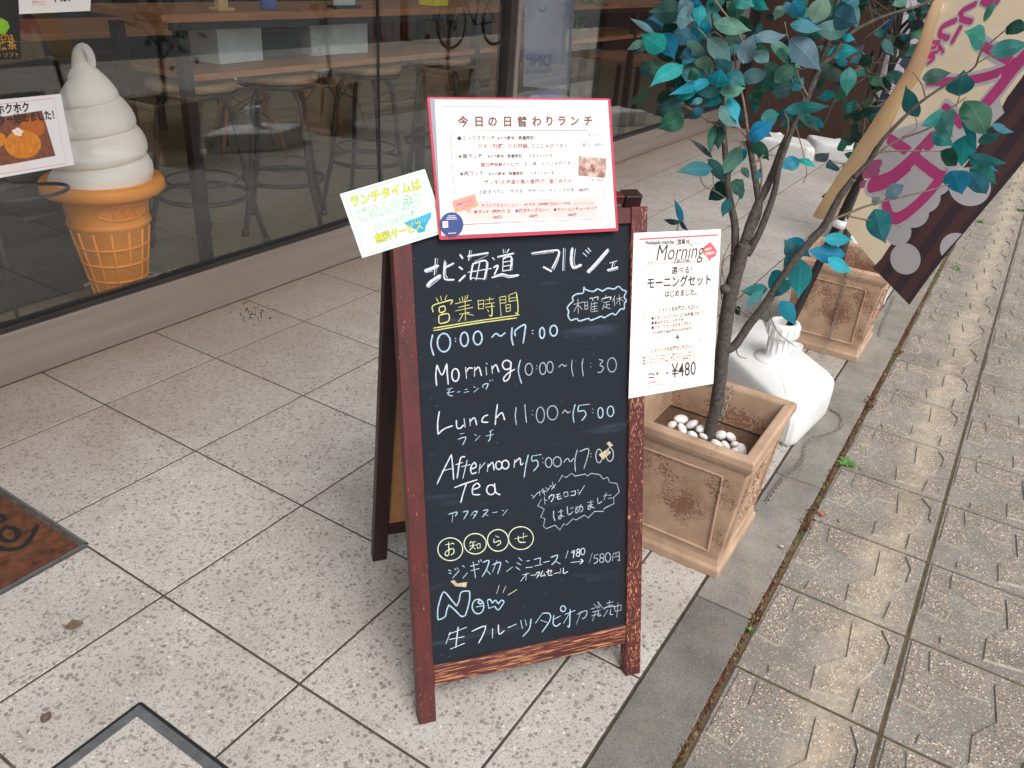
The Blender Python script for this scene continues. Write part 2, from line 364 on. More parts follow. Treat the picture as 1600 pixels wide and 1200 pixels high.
MT = dict(
    tile=mat_tile(), grout=mat('tile_grout', (92, 82, 72), (56, 50, 44), 30, .9),
    kerb=mat_kerb(),
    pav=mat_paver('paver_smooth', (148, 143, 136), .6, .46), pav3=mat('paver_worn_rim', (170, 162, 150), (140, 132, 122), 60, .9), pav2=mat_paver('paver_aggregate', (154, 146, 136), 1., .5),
    joint=mat('dirt_joint', (104, 88, 62), (70, 62, 44), 40, .95),
    asphalt=mat('asphalt', (86, 84, 82), (70, 69, 68), 60, .9, bump=.002), pave2=mat('far_pavement', (176, 170, 160), (150, 145, 136), 6, .9),
    sill=mat('bronze_aluminium', (156, 144, 136), (138, 126, 118), 3, .38, metal=.3, bump=.00015, bscale=14, stretch=(.3, 1, 9)),
    sill2=mat('dark_bronze_aluminium', (74, 68, 64), (58, 54, 51), 5, .4, metal=.5), seal=mat('black_rubber_seal', (26, 27, 28), None, 20, .6),
    glass=mat_glass(), wood=mat_worn_wood(), darkwood=mat('dark_stained_wood', (46, 20, 20), (34, 15, 16), 50, .5, stretch=(1, 1, .1)),
    board=mat_board(), mdf=mat('tan_hardboard', (172, 124, 82), (158, 110, 70), 50, .8, bump=.0003), steel=mat('steel', (186, 184, 180), None, 60, .32, metal=.9),
    chalk=mat('white_chalk_pen', (216, 222, 228), (176, 186, 198), 260, .8), chalkb=mat('pale_blue_chalk_pen', (182, 204, 220), (146, 172, 192), 260, .8),
    chalky=mat('yellow_chalk_pen', (222, 220, 140), (188, 188, 112), 260, .8), chalkg=mat('thin_grey_chalk', (178, 186, 194), (134, 142, 150), 260, .8),
    chalkc=mat('cream_chalk_pen', (226, 232, 196), (196, 202, 164), 260, .8),
    paper=mat('white_paper', (238, 236, 236), (232, 228, 228), 4, .55), paperw=mat('warm_white_card', (238, 234, 230), (230, 224, 218), 5, .6),
    red=mat('red_vinyl', (196, 50, 74), (184, 42, 66), 10, .4, coat=.2), sleeve=mat('clear_grey_sleeve', (156, 158, 172), None, 10, .25),
    ink=mat('dark_brown_ink', (64, 48, 46), None, 50, .7), inkg=mat('grey_brown_ink', (104, 82, 78), None, 50, .7), inkr=mat('red_brown_ink', (164, 74, 72), None, 50, .7),
    inkp=mat('pink_ink', (232, 128, 136), None, 50, .7), halo=mat('peach_halo_ink', (250, 206, 190), None, 50, .7), pink=mat('pale_pink_print', (248, 204, 200), None, 20, .6),
    orange=mat('salmon_print', (248, 158, 134), None, 20, .6), navy=mat('navy_print', (50, 70, 130), None, 20, .5), inkb=mat('blue_ink', (80, 106, 172), None, 50, .7),
    green=mat('pale_green_paper', (206, 232, 212), (214, 236, 226), 3, .3, coat=.2), greend=mat('green_line_ink', (84, 140, 92), None, 50, .7), yel=mat('yellow_marker', (228, 222, 44), (216, 196, 40), 80, .7),
    cyan=mat('cyan_marker', (20, 150, 204), (40, 160, 210), 80, .7), cream=mat('cream_print', (252, 232, 224), None, 10, .7), coral=mat('coral_print', (238, 92, 104), None, 20, .6),
    tape=mat('torn_tape', (206, 194, 168), (156, 138, 108), 120, .8), foodp=mat('food_print', (120, 62, 50), (214, 190, 176), 110, .6), foodo=mat('orange_pumpkin_print', (230, 150, 56), (206, 118, 40), 60, .5), foodk=mat('dark_orange_print', (196, 112, 44), (180, 96, 40), 60, .5), foodb=mat('brown_table_print', (150, 94, 70), (110, 66, 50), 60, .5),
    terra=mat_terracotta(.69), terra2=mat_terracotta(.95), soil=mat('dark_soil', (120, 92, 72), (84, 62, 48), 90, .95, bump=.006),
    leaf=mat_leaf(), bark=mat('grey_brown_bark', (96, 88, 83), (58, 53, 50), 120, .85, bump=.002, bscale=190, det=5.), twig=mat('tan_twig', (138, 118, 98), (104, 88, 74), 80, .8),
    pebble=mat('white_pebble', (240, 238, 234), (216, 212, 208), 50, .5, bump=.0004), whitepl=mat('white_plastic', (236, 236, 234), (226, 226, 223), 8, .38, bump=.0003, bscale=30),
    blackm=mat('black_metal', (30, 31, 33), (22, 23, 24), 30, .45), cloth=mat('cream_banner_cloth', (250, 232, 202), (246, 226, 194), 12, .8, bump=.0006, bscale=900), clothw2=mat('white_banner_cloth', (240, 237, 243), (232, 228, 238), 8, .8), clothw=mat('white_banner_print', (250, 247, 251), (246, 242, 249), 8, .8),
    mag=mat('magenta_banner_print', (244, 92, 170), (240, 84, 164), 20, .8), maglight=mat('faded_magenta_print', (222, 120, 178), None, 20, .8),
    chainm=mat('weathered_chain', (172, 166, 156), (124, 116, 106), 90, .5, metal=.6),
    ice=mat('off_white_moulded_plastic', (250, 242, 234), (246, 236, 226), 5, .5, bump=.0005, bscale=260), cone=mat('orange_moulded_plastic', (240, 152, 34), (230, 138, 26), 6, .42, bump=.0006, bscale=40),
    tablew=mat_wood('orange_wood_edge', (170, 116, 72), (138, 90, 54)), seatw=mat_wood('pale_plywood_seat', (164, 138, 108), (134, 108, 80)), iron=mat('dark_iron', (40, 42, 44), (30, 31, 33), 60, .4, metal=.4),
    floor_in=mat_wood('shop_floor_plank', (136, 128, 106), (112, 104, 85), (1, .15, 1), 30, .5), wall_in=mat('dark_shop_wall', (64, 57, 52), (48, 42, 38), 3, .8), cab=mat('dark_cabinet', (42, 40, 40), (32, 31, 31), 5, .6),
    greenin=mat('dark_green_fabric', (30, 58, 52), None, 20, .8), brownw=mat_wood('reddish_brown_wood', (120, 70, 44), (84, 48, 30), (1, 1, .1)), yellowlt=mat('pale_wood', (206, 172, 120), None, 20, .6),
    coir=mat('brown_coir', (112, 64, 36), (54, 30, 18), 34, .95, bump=.006, bscale=420, det=8.), coirk=mat('black_coir_print', (30, 27, 26), (20, 18, 18), 160, .95, bump=.006, bscale=420), zinc=mat('grey_metal_trim', (112, 114, 116), (88, 90, 92), 40, .5, metal=.3),
    brownp=mat('brown_panel', (78, 52, 42), (64, 42, 34), 30, .6, bump=.0004, stretch=(1, 1, .1)), moss=mat('moss_and_dry_litter', (255, 255, 255), (170, 170, 170), 60, .95, vcol=True), weed=mat('green_weed_leaf', (96, 140, 62), (62, 104, 44), 60, .6),
    palm=mat('palm_leaf', (96, 128, 60), (64, 92, 42), 40, .5), wallout=mat('grey_building_wall', (150, 146, 140), (130, 126, 120), 2, .8), soffit=mat('pale_soffit', (190, 188, 184), None, 2, .8),
    bluep=mat('blue_print', (40, 62, 130), None, 20, .6), panelw=mat('pale_blue_white_sheet', (120, 127, 140), (104, 112, 126), 3, .6), whitecord=mat('white_cord', (196, 194, 186), None, 20, .5), rubber=mat('black_rubber', (24, 24, 25), None, 40, .7),
    gold=mat('gold_letters', (206, 150, 60), None, 20, .5), matcha=mat('bright_green_print', (140, 200, 40), (110, 170, 40), 40, .5), sheet=mat('pale_grey_green_sheet', (196, 206, 204), (176, 188, 188), 10, .8), fabricr=mat('red_cloth', (150, 40, 60), None, 20, .8), hill=mat('hedge_green', (70, 84, 54), (44, 56, 34), 8, .9), facade=mat('pale_facade', (190, 182, 170), (170, 160, 150), 1, .85))

for k_ in ('cloth', 'clothw2'): translucent(MT[k_], .6)

# ------------------------------------------------------------------ writing helpers
def catmull(p, k=5):
    if len(p) < 3: return p
    out = []
    for i in range(len(p) - 1):
        a = p[max(i - 1, 0)]; b = p[i]; c = p[i + 1]; d = p[min(i + 2, len(p) - 1)]
        for j in range(k):
            t = j / k
            out.append(tuple(.5 * (2 * b[q] + (c[q] - a[q]) * t + (2 * a[q] - 5 * b[q] + 4 * c[q] - d[q]) * t * t + (3 * b[q] - a[q] - 3 * c[q] + d[q]) * t ** 3) for q in (0, 1)))
    out.append(p[-1]); return out
def ribbon(mb, pl, pts, wid, off, h=.0005, smooth=True, jit=.12, mi=0, taper=True):
    """a low ridge of chalk or ink along pts (plane coordinates)"""
    if smooth: pts = catmull(pts)
    k = len(pts)
    if k < 2: return
    L = []; C_ = []; R2 = []
    hh = h * R_.uniform(.8, 1.25)
    for i, p in enumerate(pts):
        a = pts[max(i - 1, 0)]; b = pts[min(i + 1, k - 1)]
        dx, dy = b[0] - a[0], b[1] - a[1]; l = math.hypot(dx, dy) or 1e-9
        nx, ny = -dy / l, dx / l; ww = wid / 2 * (1 + R_.uniform(-jit, jit))
        if taper and i in (0, k - 1): ww *= .62
        L.append(pl.pt(p[0] + nx * ww, p[1] + ny * ww, off)); R2.append(pl.pt(p[0] - nx * ww, p[1] - ny * ww, off)); C_.append(pl.pt(p[0], p[1], off + hh))
    e = wid * .28; d0 = (pts[0][0] - pts[1][0], pts[0][1] - pts[1][1]); l = math.hypot(*d0) or 1e-9
    s0 = pl.pt(pts[0][0] + d0[0] / l * e, pts[0][1] + d0[1] / l * e, off)
    d1 = (pts[-1][0] - pts[-2][0], pts[-1][1] - pts[-2][1]); l = math.hypot(*d1) or 1e-9
    s1 = pl.pt(pts[-1][0] + d1[0] / l * e, pts[-1][1] + d1[1] / l * e, off)
    bl = mb.vs(L); bc = mb.vs(C_); br = mb.vs(R2); e0 = mb.vs([s0]); e1 = mb.vs([s1])
    for i in range(k - 1):
        mb.face((bl + i, bc + i, bc + i + 1, bl + i + 1), mi); mb.face((bc + i, br + i, br + i + 1, bc + i + 1), mi)
    mb.face((e0, bc, bl), mi); mb.face((e0, br, bc), mi); mb.face((e1, bl + k - 1, bc + k - 1), mi); mb.face((e1, bc + k - 1, br + k - 1), mi)
def ell(cx, cy, rx, ry, n=14, a0=-1.9):
    return [(cx + rx * math.cos(a0 + 2 * PI * i / n), cy + ry * math.sin(a0 + 2 * PI * i / n)) for i in range(n + 1)]
TXT = {}
def glyphs(body, bold=0., hollow=0.):
    key = (body, bold, hollow)
    if key in TXT: return TXT[key]
    c = bpy.data.curves.new('t', 'FONT'); c.body = body; c.offset = bold; c.resolution_u = 2
    if hollow: c.fill_mode = 'NONE'; c.bevel_depth = hollow; c.bevel_resolution = 0
    o = bpy.data.objects.new('t', c); COL.objects.link(o)
    dg = bpy.context.evaluated_depsgraph_get(); me = bpy.data.meshes.new_from_object(o.evaluated_get(dg))
    r = ([tuple(v.co) for v in me.vertices], [tuple(p.vertices) for p in me.polygons])
    bpy.data.objects.remove(o); bpy.data.curves.remove(c); bpy.data.meshes.remove(me)
    TXT[key] = r; return r
def text(mb, pl, body, p0, p1, off, bold=0.01, sy=1., mi=0, hollow=0., px=True, mirror=False, shear=0., h=None):
    """writes body along the baseline p0 -> p1 (photo pixels on plane pl, or plane coordinates)"""
    v, f = glyphs(body, bold, hollow)
    if not v: return
    x0 = min(a[0] for a in v); x1 = max(a[0] for a in v)
    a = pl.uv(p0[0], p0[1], off) if px else p0; b = pl.uv(p1[0], p1[1], off) if px else p1
    dx, dy = b[0] - a[0], b[1] - a[1]; l = math.hypot(dx, dy); ex = (dx / l, dy / l); ey = (-ex[1], ex[0])
    s = l / (x1 - x0); sh = (h if h else s) * sy
    pts = []
    for q in v:
        X = (q[0] - x0) * s + q[1] * sh * shear; Y = q[1] * sh
        if mirror: X = l - X
        pts.append(pl.pt(a[0] + ex[0] * X + ey[0] * Y, a[1] + ex[1] * X + ey[1] * Y, off + (q[2] * s * .2 if hollow else 0)))
    i0 = mb.vs(pts)
    for q in f: mb.face([i0 + i for i in q], mi)
def tchar(mb, pl, ch, cx, cy, size, off, bold):
    v, f = glyphs(ch, bold); c = pl.uv(cx, cy, off); xm = (min(a[0] for a in v) + max(a[0] for a in v)) / 2; ym = (min(a[1] for a in v) + max(a[1] for a in v)) / 2
    i0 = mb.vs([pl.pt(c[0] + (q[0] - xm) * size, c[1] + (q[1] - ym) * size, off) for q in v])
    for q in f: mb.face([i0 + i for i in q])
def sheet(mb, pl, uvs, o0, o1, mi=0):
    mb.prism([pl.pt(u, v, o0) for u, v in uvs], [pl.pt(u, v, o1) for u, v in uvs], mi)
def rrect(x0, y0, x1, y1, r, n=4):
    out = []
    for cx, cy, a in ((x1 - r, y1 - r, 0), (x0 + r, y1 - r, PI / 2), (x0 + r, y0 + r, PI), (x1 - r, y0 + r, 1.5 * PI)):
        for i in range(n + 1): out.append((cx + r * math.cos(a + PI / 2 * i / n), cy + r * math.sin(a + PI / 2 * i / n)))
    return out
def pxs(pl, L, off): return [pl.uv(x, y, off) for x, y in L]
# ================================================================== SETTING
T = .4
GP = Plane((0, 0, 0), (1, 0, 0), (0, 1, 0))          # the ground, normal up
WIN_Y = .32
WP = Plane((0, WIN_Y, 0), (1, 0, 0), (0, 0, 1))      # the shop glass, normal to the street

mb = MB(); mb.poly([(-150, -160, -.03), (150, -160, -.03), (150, -5.4, -.03), (-150, -5.4, -.03)]); tag(mb.build('road', MT['asphalt']), kind='structure')
mb = MB(); mb.poly([(-40, -5.4, -.012), (40, -5.4, -.012), (40, -3.4, -.012), (-40, -3.4, -.012)]); tag(mb.build('far_pavement', MT['pave2']), kind='structure')
mb = MB(); mb.poly([(-40, -3.4, -.0055), (40, -3.4, -.0055), (40, .40, -.0055), (-40, .40, -.0055)]); tag(mb.build('ground', MT['joint']), kind='structure')
mb = MB(); mb.poly([(-6, -1.731, -.0014), (12, -1.731, -.0014), (12, .40, -.0014), (-6, .40, -.0014)]); tag(mb.build('tile_bed', MT['grout']), kind='structure')
# terrazzo tiles
mb = MB(); g = .0027
rows = [(-.8, 0), (0, 1), (1, 2), (2, 3), (3, 3.965), (3.965, 4.325)]
MATX, MATY = -.401, -.525
for i in range(-10, 26):
    for a, b in rows:
        x0, x1, y0, y1 = i * T, (i + 1) * T, -b * T, -a * T
        if x1 <= -.39 and y0 > -.81 and y1 < .01 and x1 > -1.25:
            # the doormat well takes the place of part of these tiles
            if y1 <= -.39: y1 = MATY - .008
            else: continue
        if x1 > -.61 and x0 < -1.2: pass
        k = R_.uniform(.88, .97); mb.cur = (k, k * R_.uniform(.995, 1.002), k * R_.uniform(.99, 1.0))
        mb.box(((x0 + x1) / 2, (y0 + y1) / 2, -.008), (x1 - x0 - 2 * g, y1 - y0 - 2 * g, .016), ch=.0012)
tag(mb.build('tiled_forecourt', MT['tile']), kind='structure')
# kerb strip
mb = MB(); xs = [-4.7 + .618 * i for i in range(26)]
off0 = .297 - min(xs, key=lambda x: abs(x - .297)); xs = [x + off0 for x in xs]
for a, b in zip(xs, xs[1:]):
    k = R_.uniform(.82, 1.08); mb.cur = (k, k, k * R_.uniform(.96, 1.01))
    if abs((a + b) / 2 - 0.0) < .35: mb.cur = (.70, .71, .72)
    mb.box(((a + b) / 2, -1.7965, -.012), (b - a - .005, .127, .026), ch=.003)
tag(mb.build('kerb_strip', MT['kerb']), kind='structure')
# moulded paving slabs
mb = MB(); PX, PY = .3052, .2865; x0_ = 1.139 * T; y0_ = -1.872
patches = [[(.99, .02), (.95, .13), (.72, .15), (.5, .24), (.31, .21), (.35, .02)],
           [(.96, .16), (.965, .40), (.95, .58), (.68, .61), (.66, .42), (.74, .18)],
           [(.90, .62), (.955, .80), (.80, .90), (.52, .885), (.30, .80), (.10, .78), (.06, .52), (.30, .50), (.52, .66)],
           [(.03, .20), (.11, .19), (.17, .34), (.10, .48), (.03, .50)],
           [(.96, .83), (.97, .97), (.60, .97), (.62, .92), (.80, .92)],
           [(.04, .82), (.28, .83), (.36, .92), (.34, .975), (.04, .97)]]
for i in range(-9, 30):
    for j in range(0, 6):
        ax, ay = x0_ + i * PX, y0_ - j * PY
        mb.box((ax + PX / 2, ay - PY / 2, -.0095), (PX - .007, PY - .007, .016), 0, ch=.003)
        for q, P_ in enumerate(patches):
            pts = []
            for a, b in P_: pts.append((ax + .006 + a * (PX - .012) + R_.uniform(-.005, .005), ay - .006 - b * (PY - .012) + R_.uniform(-.004, .004)))
            cx = sum(p[0] for p in pts) / len(pts); cy = sum(p[1] for p in pts) / len(pts); zt = .0021 + .0003 * q
            low = [V((x, y, -.003)) for x, y in pts]; top = [V((cx + (x - cx) * .955, cy + (y - cy) * .955, zt)) for x, y in pts]
            k_ = len(low); a_ = mb.vs(low); b_ = mb.vs(top)
            mb.face([b_ + i_ for i_ in reversed(range(k_))], 1)
            for i_ in range(k_): mb.face((a_ + (i_ + 1) % k_, a_ + i_, b_ + i_, b_ + (i_ + 1) % k_), 2)
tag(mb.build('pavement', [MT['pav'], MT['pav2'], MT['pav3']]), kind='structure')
# moss and dry litter in the joints
mb = MB()
def crumb(x, y, r, col, z=.0):
    mb.cur = col; a = R_.uniform(0, 6.28); h = r * R_.uniform(.5, 1.6)
    p = [V((x + r * math.cos(a + i * 2.1) * R_.uniform(.6, 1.3), y + r * math.sin(a + i * 2.1) * R_.uniform(.6, 1.3), z - .004)) for i in range(3)]
    p.append(V((x + R_.uniform(-r, r), y + R_.uniform(-r, r), z + h)))
    b = mb.vs(p)
    for f in ((0, 1, 3), (1, 2, 3), (2, 0, 3)): mb.face([b + q for q in f])
reds = [lin(c) for c in ((128, 66, 46), (112, 62, 44), (160, 104, 72), (96, 62, 46))]; grs = [lin(c) for c in ((104, 108, 46), (98, 104, 46), (146, 138, 76), (92, 84, 52))]
brn = [lin(c) for c in ((120, 98, 66), (110, 94, 66), (164, 140, 104), (90, 78, 58))]
def joint_col(x):
    f = math.sin(x * 5.1 + .6) + .6 * math.sin(x * 11 + 2) + R_.uniform(-.9, .9)
    if .68 < x < .92 or 1.55 < x < 2.5: f += 1.0
    return R_.choice(reds) if f > .4 else (R_.choice(grs) if f < -.55 else R_.choice(brn))
for i in range(4200):
    x = R_.uniform(-.9, 6) if R_.random() < .5 else R_.uniform(-.3, 2.6)
    dens = .5 + .5 * math.sin(x * 7 + 1) * math.sin(x * 2.3)
    if R_.random() > .35 + .65 * dens: continue
    crumb(x, -1.864 + R_.gauss(0, .0036), R_.uniform(.0012, .0042), joint_col(x), -.001)
for i in range(2600):
    k = R_.randrange(-6, 20); t_ = R_.random() ** 1.7; x = x0_ + k * PX + R_.gauss(0, .0028); y = -1.872 - t_ * 1.2
    if math.sin(k * 12.7 + t_ * 9) < -.1: continue
    crumb(x, y, R_.uniform(.001, .0032), R_.choice(brn + grs[:2] + (reds if t_ < .12 else [])), -.005)
for i in range(2600):
    x = R_.uniform(-.9, 6); crumb(x, y0_ - PY * R_.choice((1, 2)) + R_.gauss(0, .0025), R_.uniform(.001, .003), R_.choice(grs + brn), -.006)
for cx, cy, n, sp in ((.79, -1.868, 90, .016), (.73, -1.869, 70, .018), (1.54, -1.87, 80, .02), (1.0, -1.866, 40, .012), (.31, -1.866, 60, .012), (2.05, -1.868, 60, .02), (1.05, -1.99, 8, .006)):
    for i in range(n): crumb(cx + R_.gauss(0, sp), cy + R_.gauss(0, sp * .4), R_.uniform(.002, .006), R_.choice(reds + brn), .001)
tag(mb.build('moss_and_litter', MT['moss']), 'rusty brown dry litter and green moss filling the paving joints', 'moss', kind='stuff')
# bits of grit on the kerb edge
# -- weeds
def weed(px, py, n, ln, lab, up=.35):
    p = onz(px, py); t = thing('weed_plant', p, lab, 'weed', None); mb = MB()
    for i in range(n):
        a = i * 2.4 + R_.uniform(-.3, .3); l = ln * R_.uniform(.6, 1.1); d = V((math.cos(a), math.sin(a), up * R_.uniform(.5, 1.6))).normalized(); s = d.cross(V((0, 0, 1))).normalized()
        pr = [(0, .08), (.3, .16), (.6, .2), (.85, .12), (1, .01)]
        L = [p + d * l * q - V((0, 0, l * q * q * .25)) + s * l * wv for q, wv in pr]; Rr = [p + d * l * q - V((0, 0, l * q * q * .25)) - s * l * wv for q, wv in pr]
        C = [p + d * l * q - V((0, 0, l * q * q * .25 + l * .03)) for q, wv in pr]
        for q in range(4): mb.poly([L[q], C[q], C[q + 1], L[q + 1]]); mb.poly([C[q], Rr[q], Rr[q + 1], C[q + 1]])
    mb.build('leaves', MT['weed'], t)
weed(1322, 724, 17, .034, 'green weed rosette growing from the kerb joint beside the terracotta pot')
weed(1494, 420, 10, .04, 'small weed in the paving joint under the banner tip')
weed(1532, 347, 10, .04, 'far weed tuft in the paving joint beyond the banner', .6)
weed(1596, 330, 9, .04, 'weed tuft at the right edge of the paving slabs', .9)
weed(1172, 985, 9, .014, 'tiny moss green weed in the joint near the chalkboard foot', .8)

# ================================================================== SHOP FRONT
sf = thing('shop_front', (2.7, WIN_Y, 0), 'glazed shop front with bronze metal base and dark window posts', 'shop front')
mb = MB(); mb.box((4, WIN_Y + .03, .078), (20, .06, .156), ch=.002); mb.build('base_panel', MT['sill'], sf)
mb = MB(); mb.box((4, WIN_Y + .034, .164), (20, .05, .016), ch=.002); mb.build('bottom_rail', MT['sill2'], sf)
mb = MB(); mb.box((4, WIN_Y + .030, .176), (20, .02, .008)); mb.build('rubber_seal', MT['seal'], sf)
panes = [(-6, 1.628), (1.634, 2.60), (2.70, 6.1)]
for a, b in panes:
    mb = MB(); mb.box(((a + b) / 2, WIN_Y + .030, 1.44), (b - a, .008, 2.52)); mb.build('window_pane', MT['glass'], sf)
mb = MB(); mb.box((1.631, WIN_Y + .03, 1.44), (.006, .012, 2.52)); mb.build('glass_joint', MT['seal'], sf)
for x, w_, k in ((2.625, .05, 'sill2'), (2.685, .035, 'sill'), (6.13, .06, 'sill2')):
    mb = MB(); mb.box((x, WIN_Y + .034, 1.44), (w_, .075, 2.536), ch=.002); mb.build('window_post', MT[k], sf)
mb = MB(); mb.box((4, WIN_Y + .04, 2.80), (20, .10, .2), ch=.003); mb.build('top_rail', MT['sill2'], sf)
mb = MB(); mb.box((4, WIN_Y + .12, 4.4), (24, .3, 3.0)); mb.build('upper_wall', MT['wallout'], sf)
mb = MB(); mb.box((4, -.60, 2.95), (24, 1.8, .25)); mb.build('canopy', MT['soffit'], sf)
mb = MB(); mb.box((9.2, WIN_Y + .05, 1.3), (6.0, .08, 2.8)); mb.build('side_wall', MT['wallout'], sf)
# inside
mb = MB(); 
for i in range(60):
    x = -5 + i * .24
    for j in range(6): mb.box((x, .36 + .6 + j * 1.2 + (i % 2) * .3, -.01), (.237, 1.197, .02))
tag(mb.build('shop_floor', MT['floor_in']), kind='structure')
mb = MB(); mb.box((3, 6.6, 1.4), (18, .1, 2.9)); mb.box((-5.5, 3.5, 1.4), (.1, 6.2, 2.9)); mb.box((11.5, 3.5, 1.4), (.1, 6.2, 2.9)); mb.box((3, .62, 2.89), (18, .5, .05)); mb.box((3, 4.6, 2.89), (18, 4.1, .05))  # unseen ceiling is left open behind the window, added to let skylight in
tag(mb.build('shop_wall', MT['wall_in']), kind='structure')

# ================================================================== CHALKBOARD SIGN
YAW, TILT, SW, SH_ = -0.67035859, 0.26936633, .45, .914
UX = V((math.cos(YAW), math.sin(YAW), 0)); NH = V((-math.sin(YAW), math.cos(YAW), 0))
UP = V((0, 0, 1)) * math.cos(TILT) + NH * math.sin(TILT)
SO = V((-0.3438916, -1.44616173, 0))
SP = Plane(SO, UX, UP)
OB = SO + NH * .465; HG = SP.pt(0, .905, -.032); BP = Plane(OB, UX, HG - OB)
sign = thing('chalkboard_sign', SO + UX * .225 + NH * .23, 'wooden A frame chalkboard covered in handwritten opening hours', 'chalkboard sign')
def rectbar(pl, u0, v0, u1, v1, o0, o1, col, name, m, parent=None):
    mb = MB(); mb.cur = col; c = .0012
    # slight chamfer on the front edges
    a = [(u0, v0), (u1, v0), (u1, v1), (u0, v1)]; b = [(u0 + c, v0 + c), (u1 - c, v0 + c), (u1 - c, v1 - c), (u0 + c, v1 - c)]
    A = mb.vs([pl.pt(u, v, o0) for u, v in a]); B = mb.vs([pl.pt(u, v, o1 - c) for u, v in a]); C = mb.vs([pl.pt(u, v, o1) for u, v in b])
    mb.face((A + 3, A + 2, A + 1, A)); mb.face((C, C + 1, C + 2, C + 3))
    for i in range(4):
        j = (i + 1) % 4; mb.face((A + i, A + j, B + j, B + i)); mb.face((B + i, B + j, C + j, C + i))
    return mb.build(name, m, parent)
tz = .0035
rectbar(SP, 0, tz, .0315, SH_, -.026, 0, (.45, 0, 0), 'post', MT['wood'], sign)
rectbar(SP, .4185, tz, .45, SH_, -.026, 0, (.95, 0, 0), 'post', MT['wood'], sign)
rectbar(SP, .032, .076, .418, .113, -.024, -.0015, (1.15, 1, 0), 'bottom_rail', MT['wood'], sign)
rectbar(SP, .032, .886, .418, SH_ - .001, -.024, -.0012, (.35, 1, 0), 'top_rail', MT['wood'], sign)
mb = MB(); sheet(mb, SP, [(.028, .108), (.422, .108), (.422, .89), (.028, .89)], -.014, -.0075); board = mb.build('chalkboard', MT['board'], sign)
for u in (0, .418):
    rectbar(BP, u, .0, u + .032, .915, -.026, 0, (.2, 0, 0), 'rear_leg', MT['darkwood'], sign)
rectbar(BP, .0325, .085, .4175, .118, -.022, -.003, (.2, 1, 0), 'rear_rail', MT['darkwood'], sign)
rectbar(BP, .0325, .886, .4175, .914, -.022, -.003, (.2, 1, 0), 'rear_rail', MT['wood'], sign)
mb = MB(); sheet(mb, BP, [(.03, .115), (.42, .115), (.42, .89), (.03, .89)], -.014, -.009); mb.build('rear_panel', MT['mdf'], sign)
hp = [SP.pt(u, .913, -.030) for u in (.05, .42)]
mb = MB(); mb.tube([SP.pt(.30, .916, -.029), SP.pt(.412, .916, -.029)], .0042, 10)
mb.tube([SP.pt(.05, .916, -.029), SP.pt(.16, .916, -.029)], .0042, 10); mb.build('hinge', MT['steel'], sign)

BO = -.0074     # writing sits on the board
def tr(scale, ox, oy): return lambda P_: [SP.uv(ox + x / scale, oy + y / scale, BO) for x, y in P_]
CA, CB, CC = tr(4.4444, 640, 370), tr(4.4444, 640, 600), tr(4.3243, 640, 790)
PXM = .00098
whites, blues, yellows, greys, creams = MB(), MB(), MB(), MB(), MB()
def st(mb, cv, L, wpx=2.4, smooth=True, h=.0005):
    for s_ in L: ribbon(mb, SP, cv(s_), wpx * PXM, BO, h, smooth)
# heading, thick double strokes
st(whites, CA, [[(105, 238), (150, 222), (200, 200)], [(122, 345), (150, 310), (215, 268)], [(245, 215), (305, 185)], [(345, 308), (385, 268)], [(930, 210), (985, 240)], [(1130, 78), (1122, 160), (1138, 213), (1192, 195)], [(1235, 245), (1290, 190), (1378, 88)], [(1375, 232), (1445, 212)], [(405, 135), (545, 112)], [(350, 125), (368, 150)], [(345, 210), (366, 226)], [(612, 140), (720, 116)]], 5.2)
st(whites, CA, [[(180, 150), (172, 265)], [(245, 165), (238, 270), (255, 298), (310, 298)], [(418, 95), (410, 165)], [(440, 185), (424, 275), (428, 298)], [(440, 188), (535, 170), (518, 298)], [(422, 285), (518, 293)], [(405, 247), (568, 220)], [(487, 180), (462, 300)], [(575, 145), (590, 160)], [(582, 215), (615, 200), (588, 265)], [(570, 285), (640, 260), (690, 272), (760, 265)], [(650, 88), (655, 115)], [(690, 85), (676, 110)], [(650, 148), (646, 240)], [(650, 150), (706, 140), (700, 235)], [(646, 178), (700, 168)], [(646, 206), (700, 198)], [(646, 238), (700, 230)], [(845, 115), (1000, 95), (1036, 102), (1020, 160), (988, 222)], [(1070, 80), (1064, 235)], [(1205, 112), (1230, 136)], [(1222, 92), (1244, 115)], [(1238, 78), (1258, 102)], [(1390, 182), (1440, 168)], [(1415, 175), (1402, 225)]], 3.0)
st(whites, CA, [[(196, 150), (186, 255)], [(255, 175), (250, 262), (265, 285)], [(130, 355), (165, 325), (222, 280)], [(112, 250), (160, 238)], [(432, 95), (426, 150)], [(450, 172), (545, 128)], [(548, 178), (530, 296)], [(665, 88), (667, 112)], [(716, 148), (712, 232)], [(590, 282), (640, 272), (690, 284), (758, 272)], [(850, 126), (1000, 108)], [(1046, 105), (1030, 165), (1000, 232)], [(1082, 82), (1077, 235)], [(1152, 82), (1142, 160), (1150, 200)], [(1242, 256), (1298, 202), (1388, 95)], [(1380, 243), (1448, 225)], [(1428, 178), (1420, 205)]], 1.3)
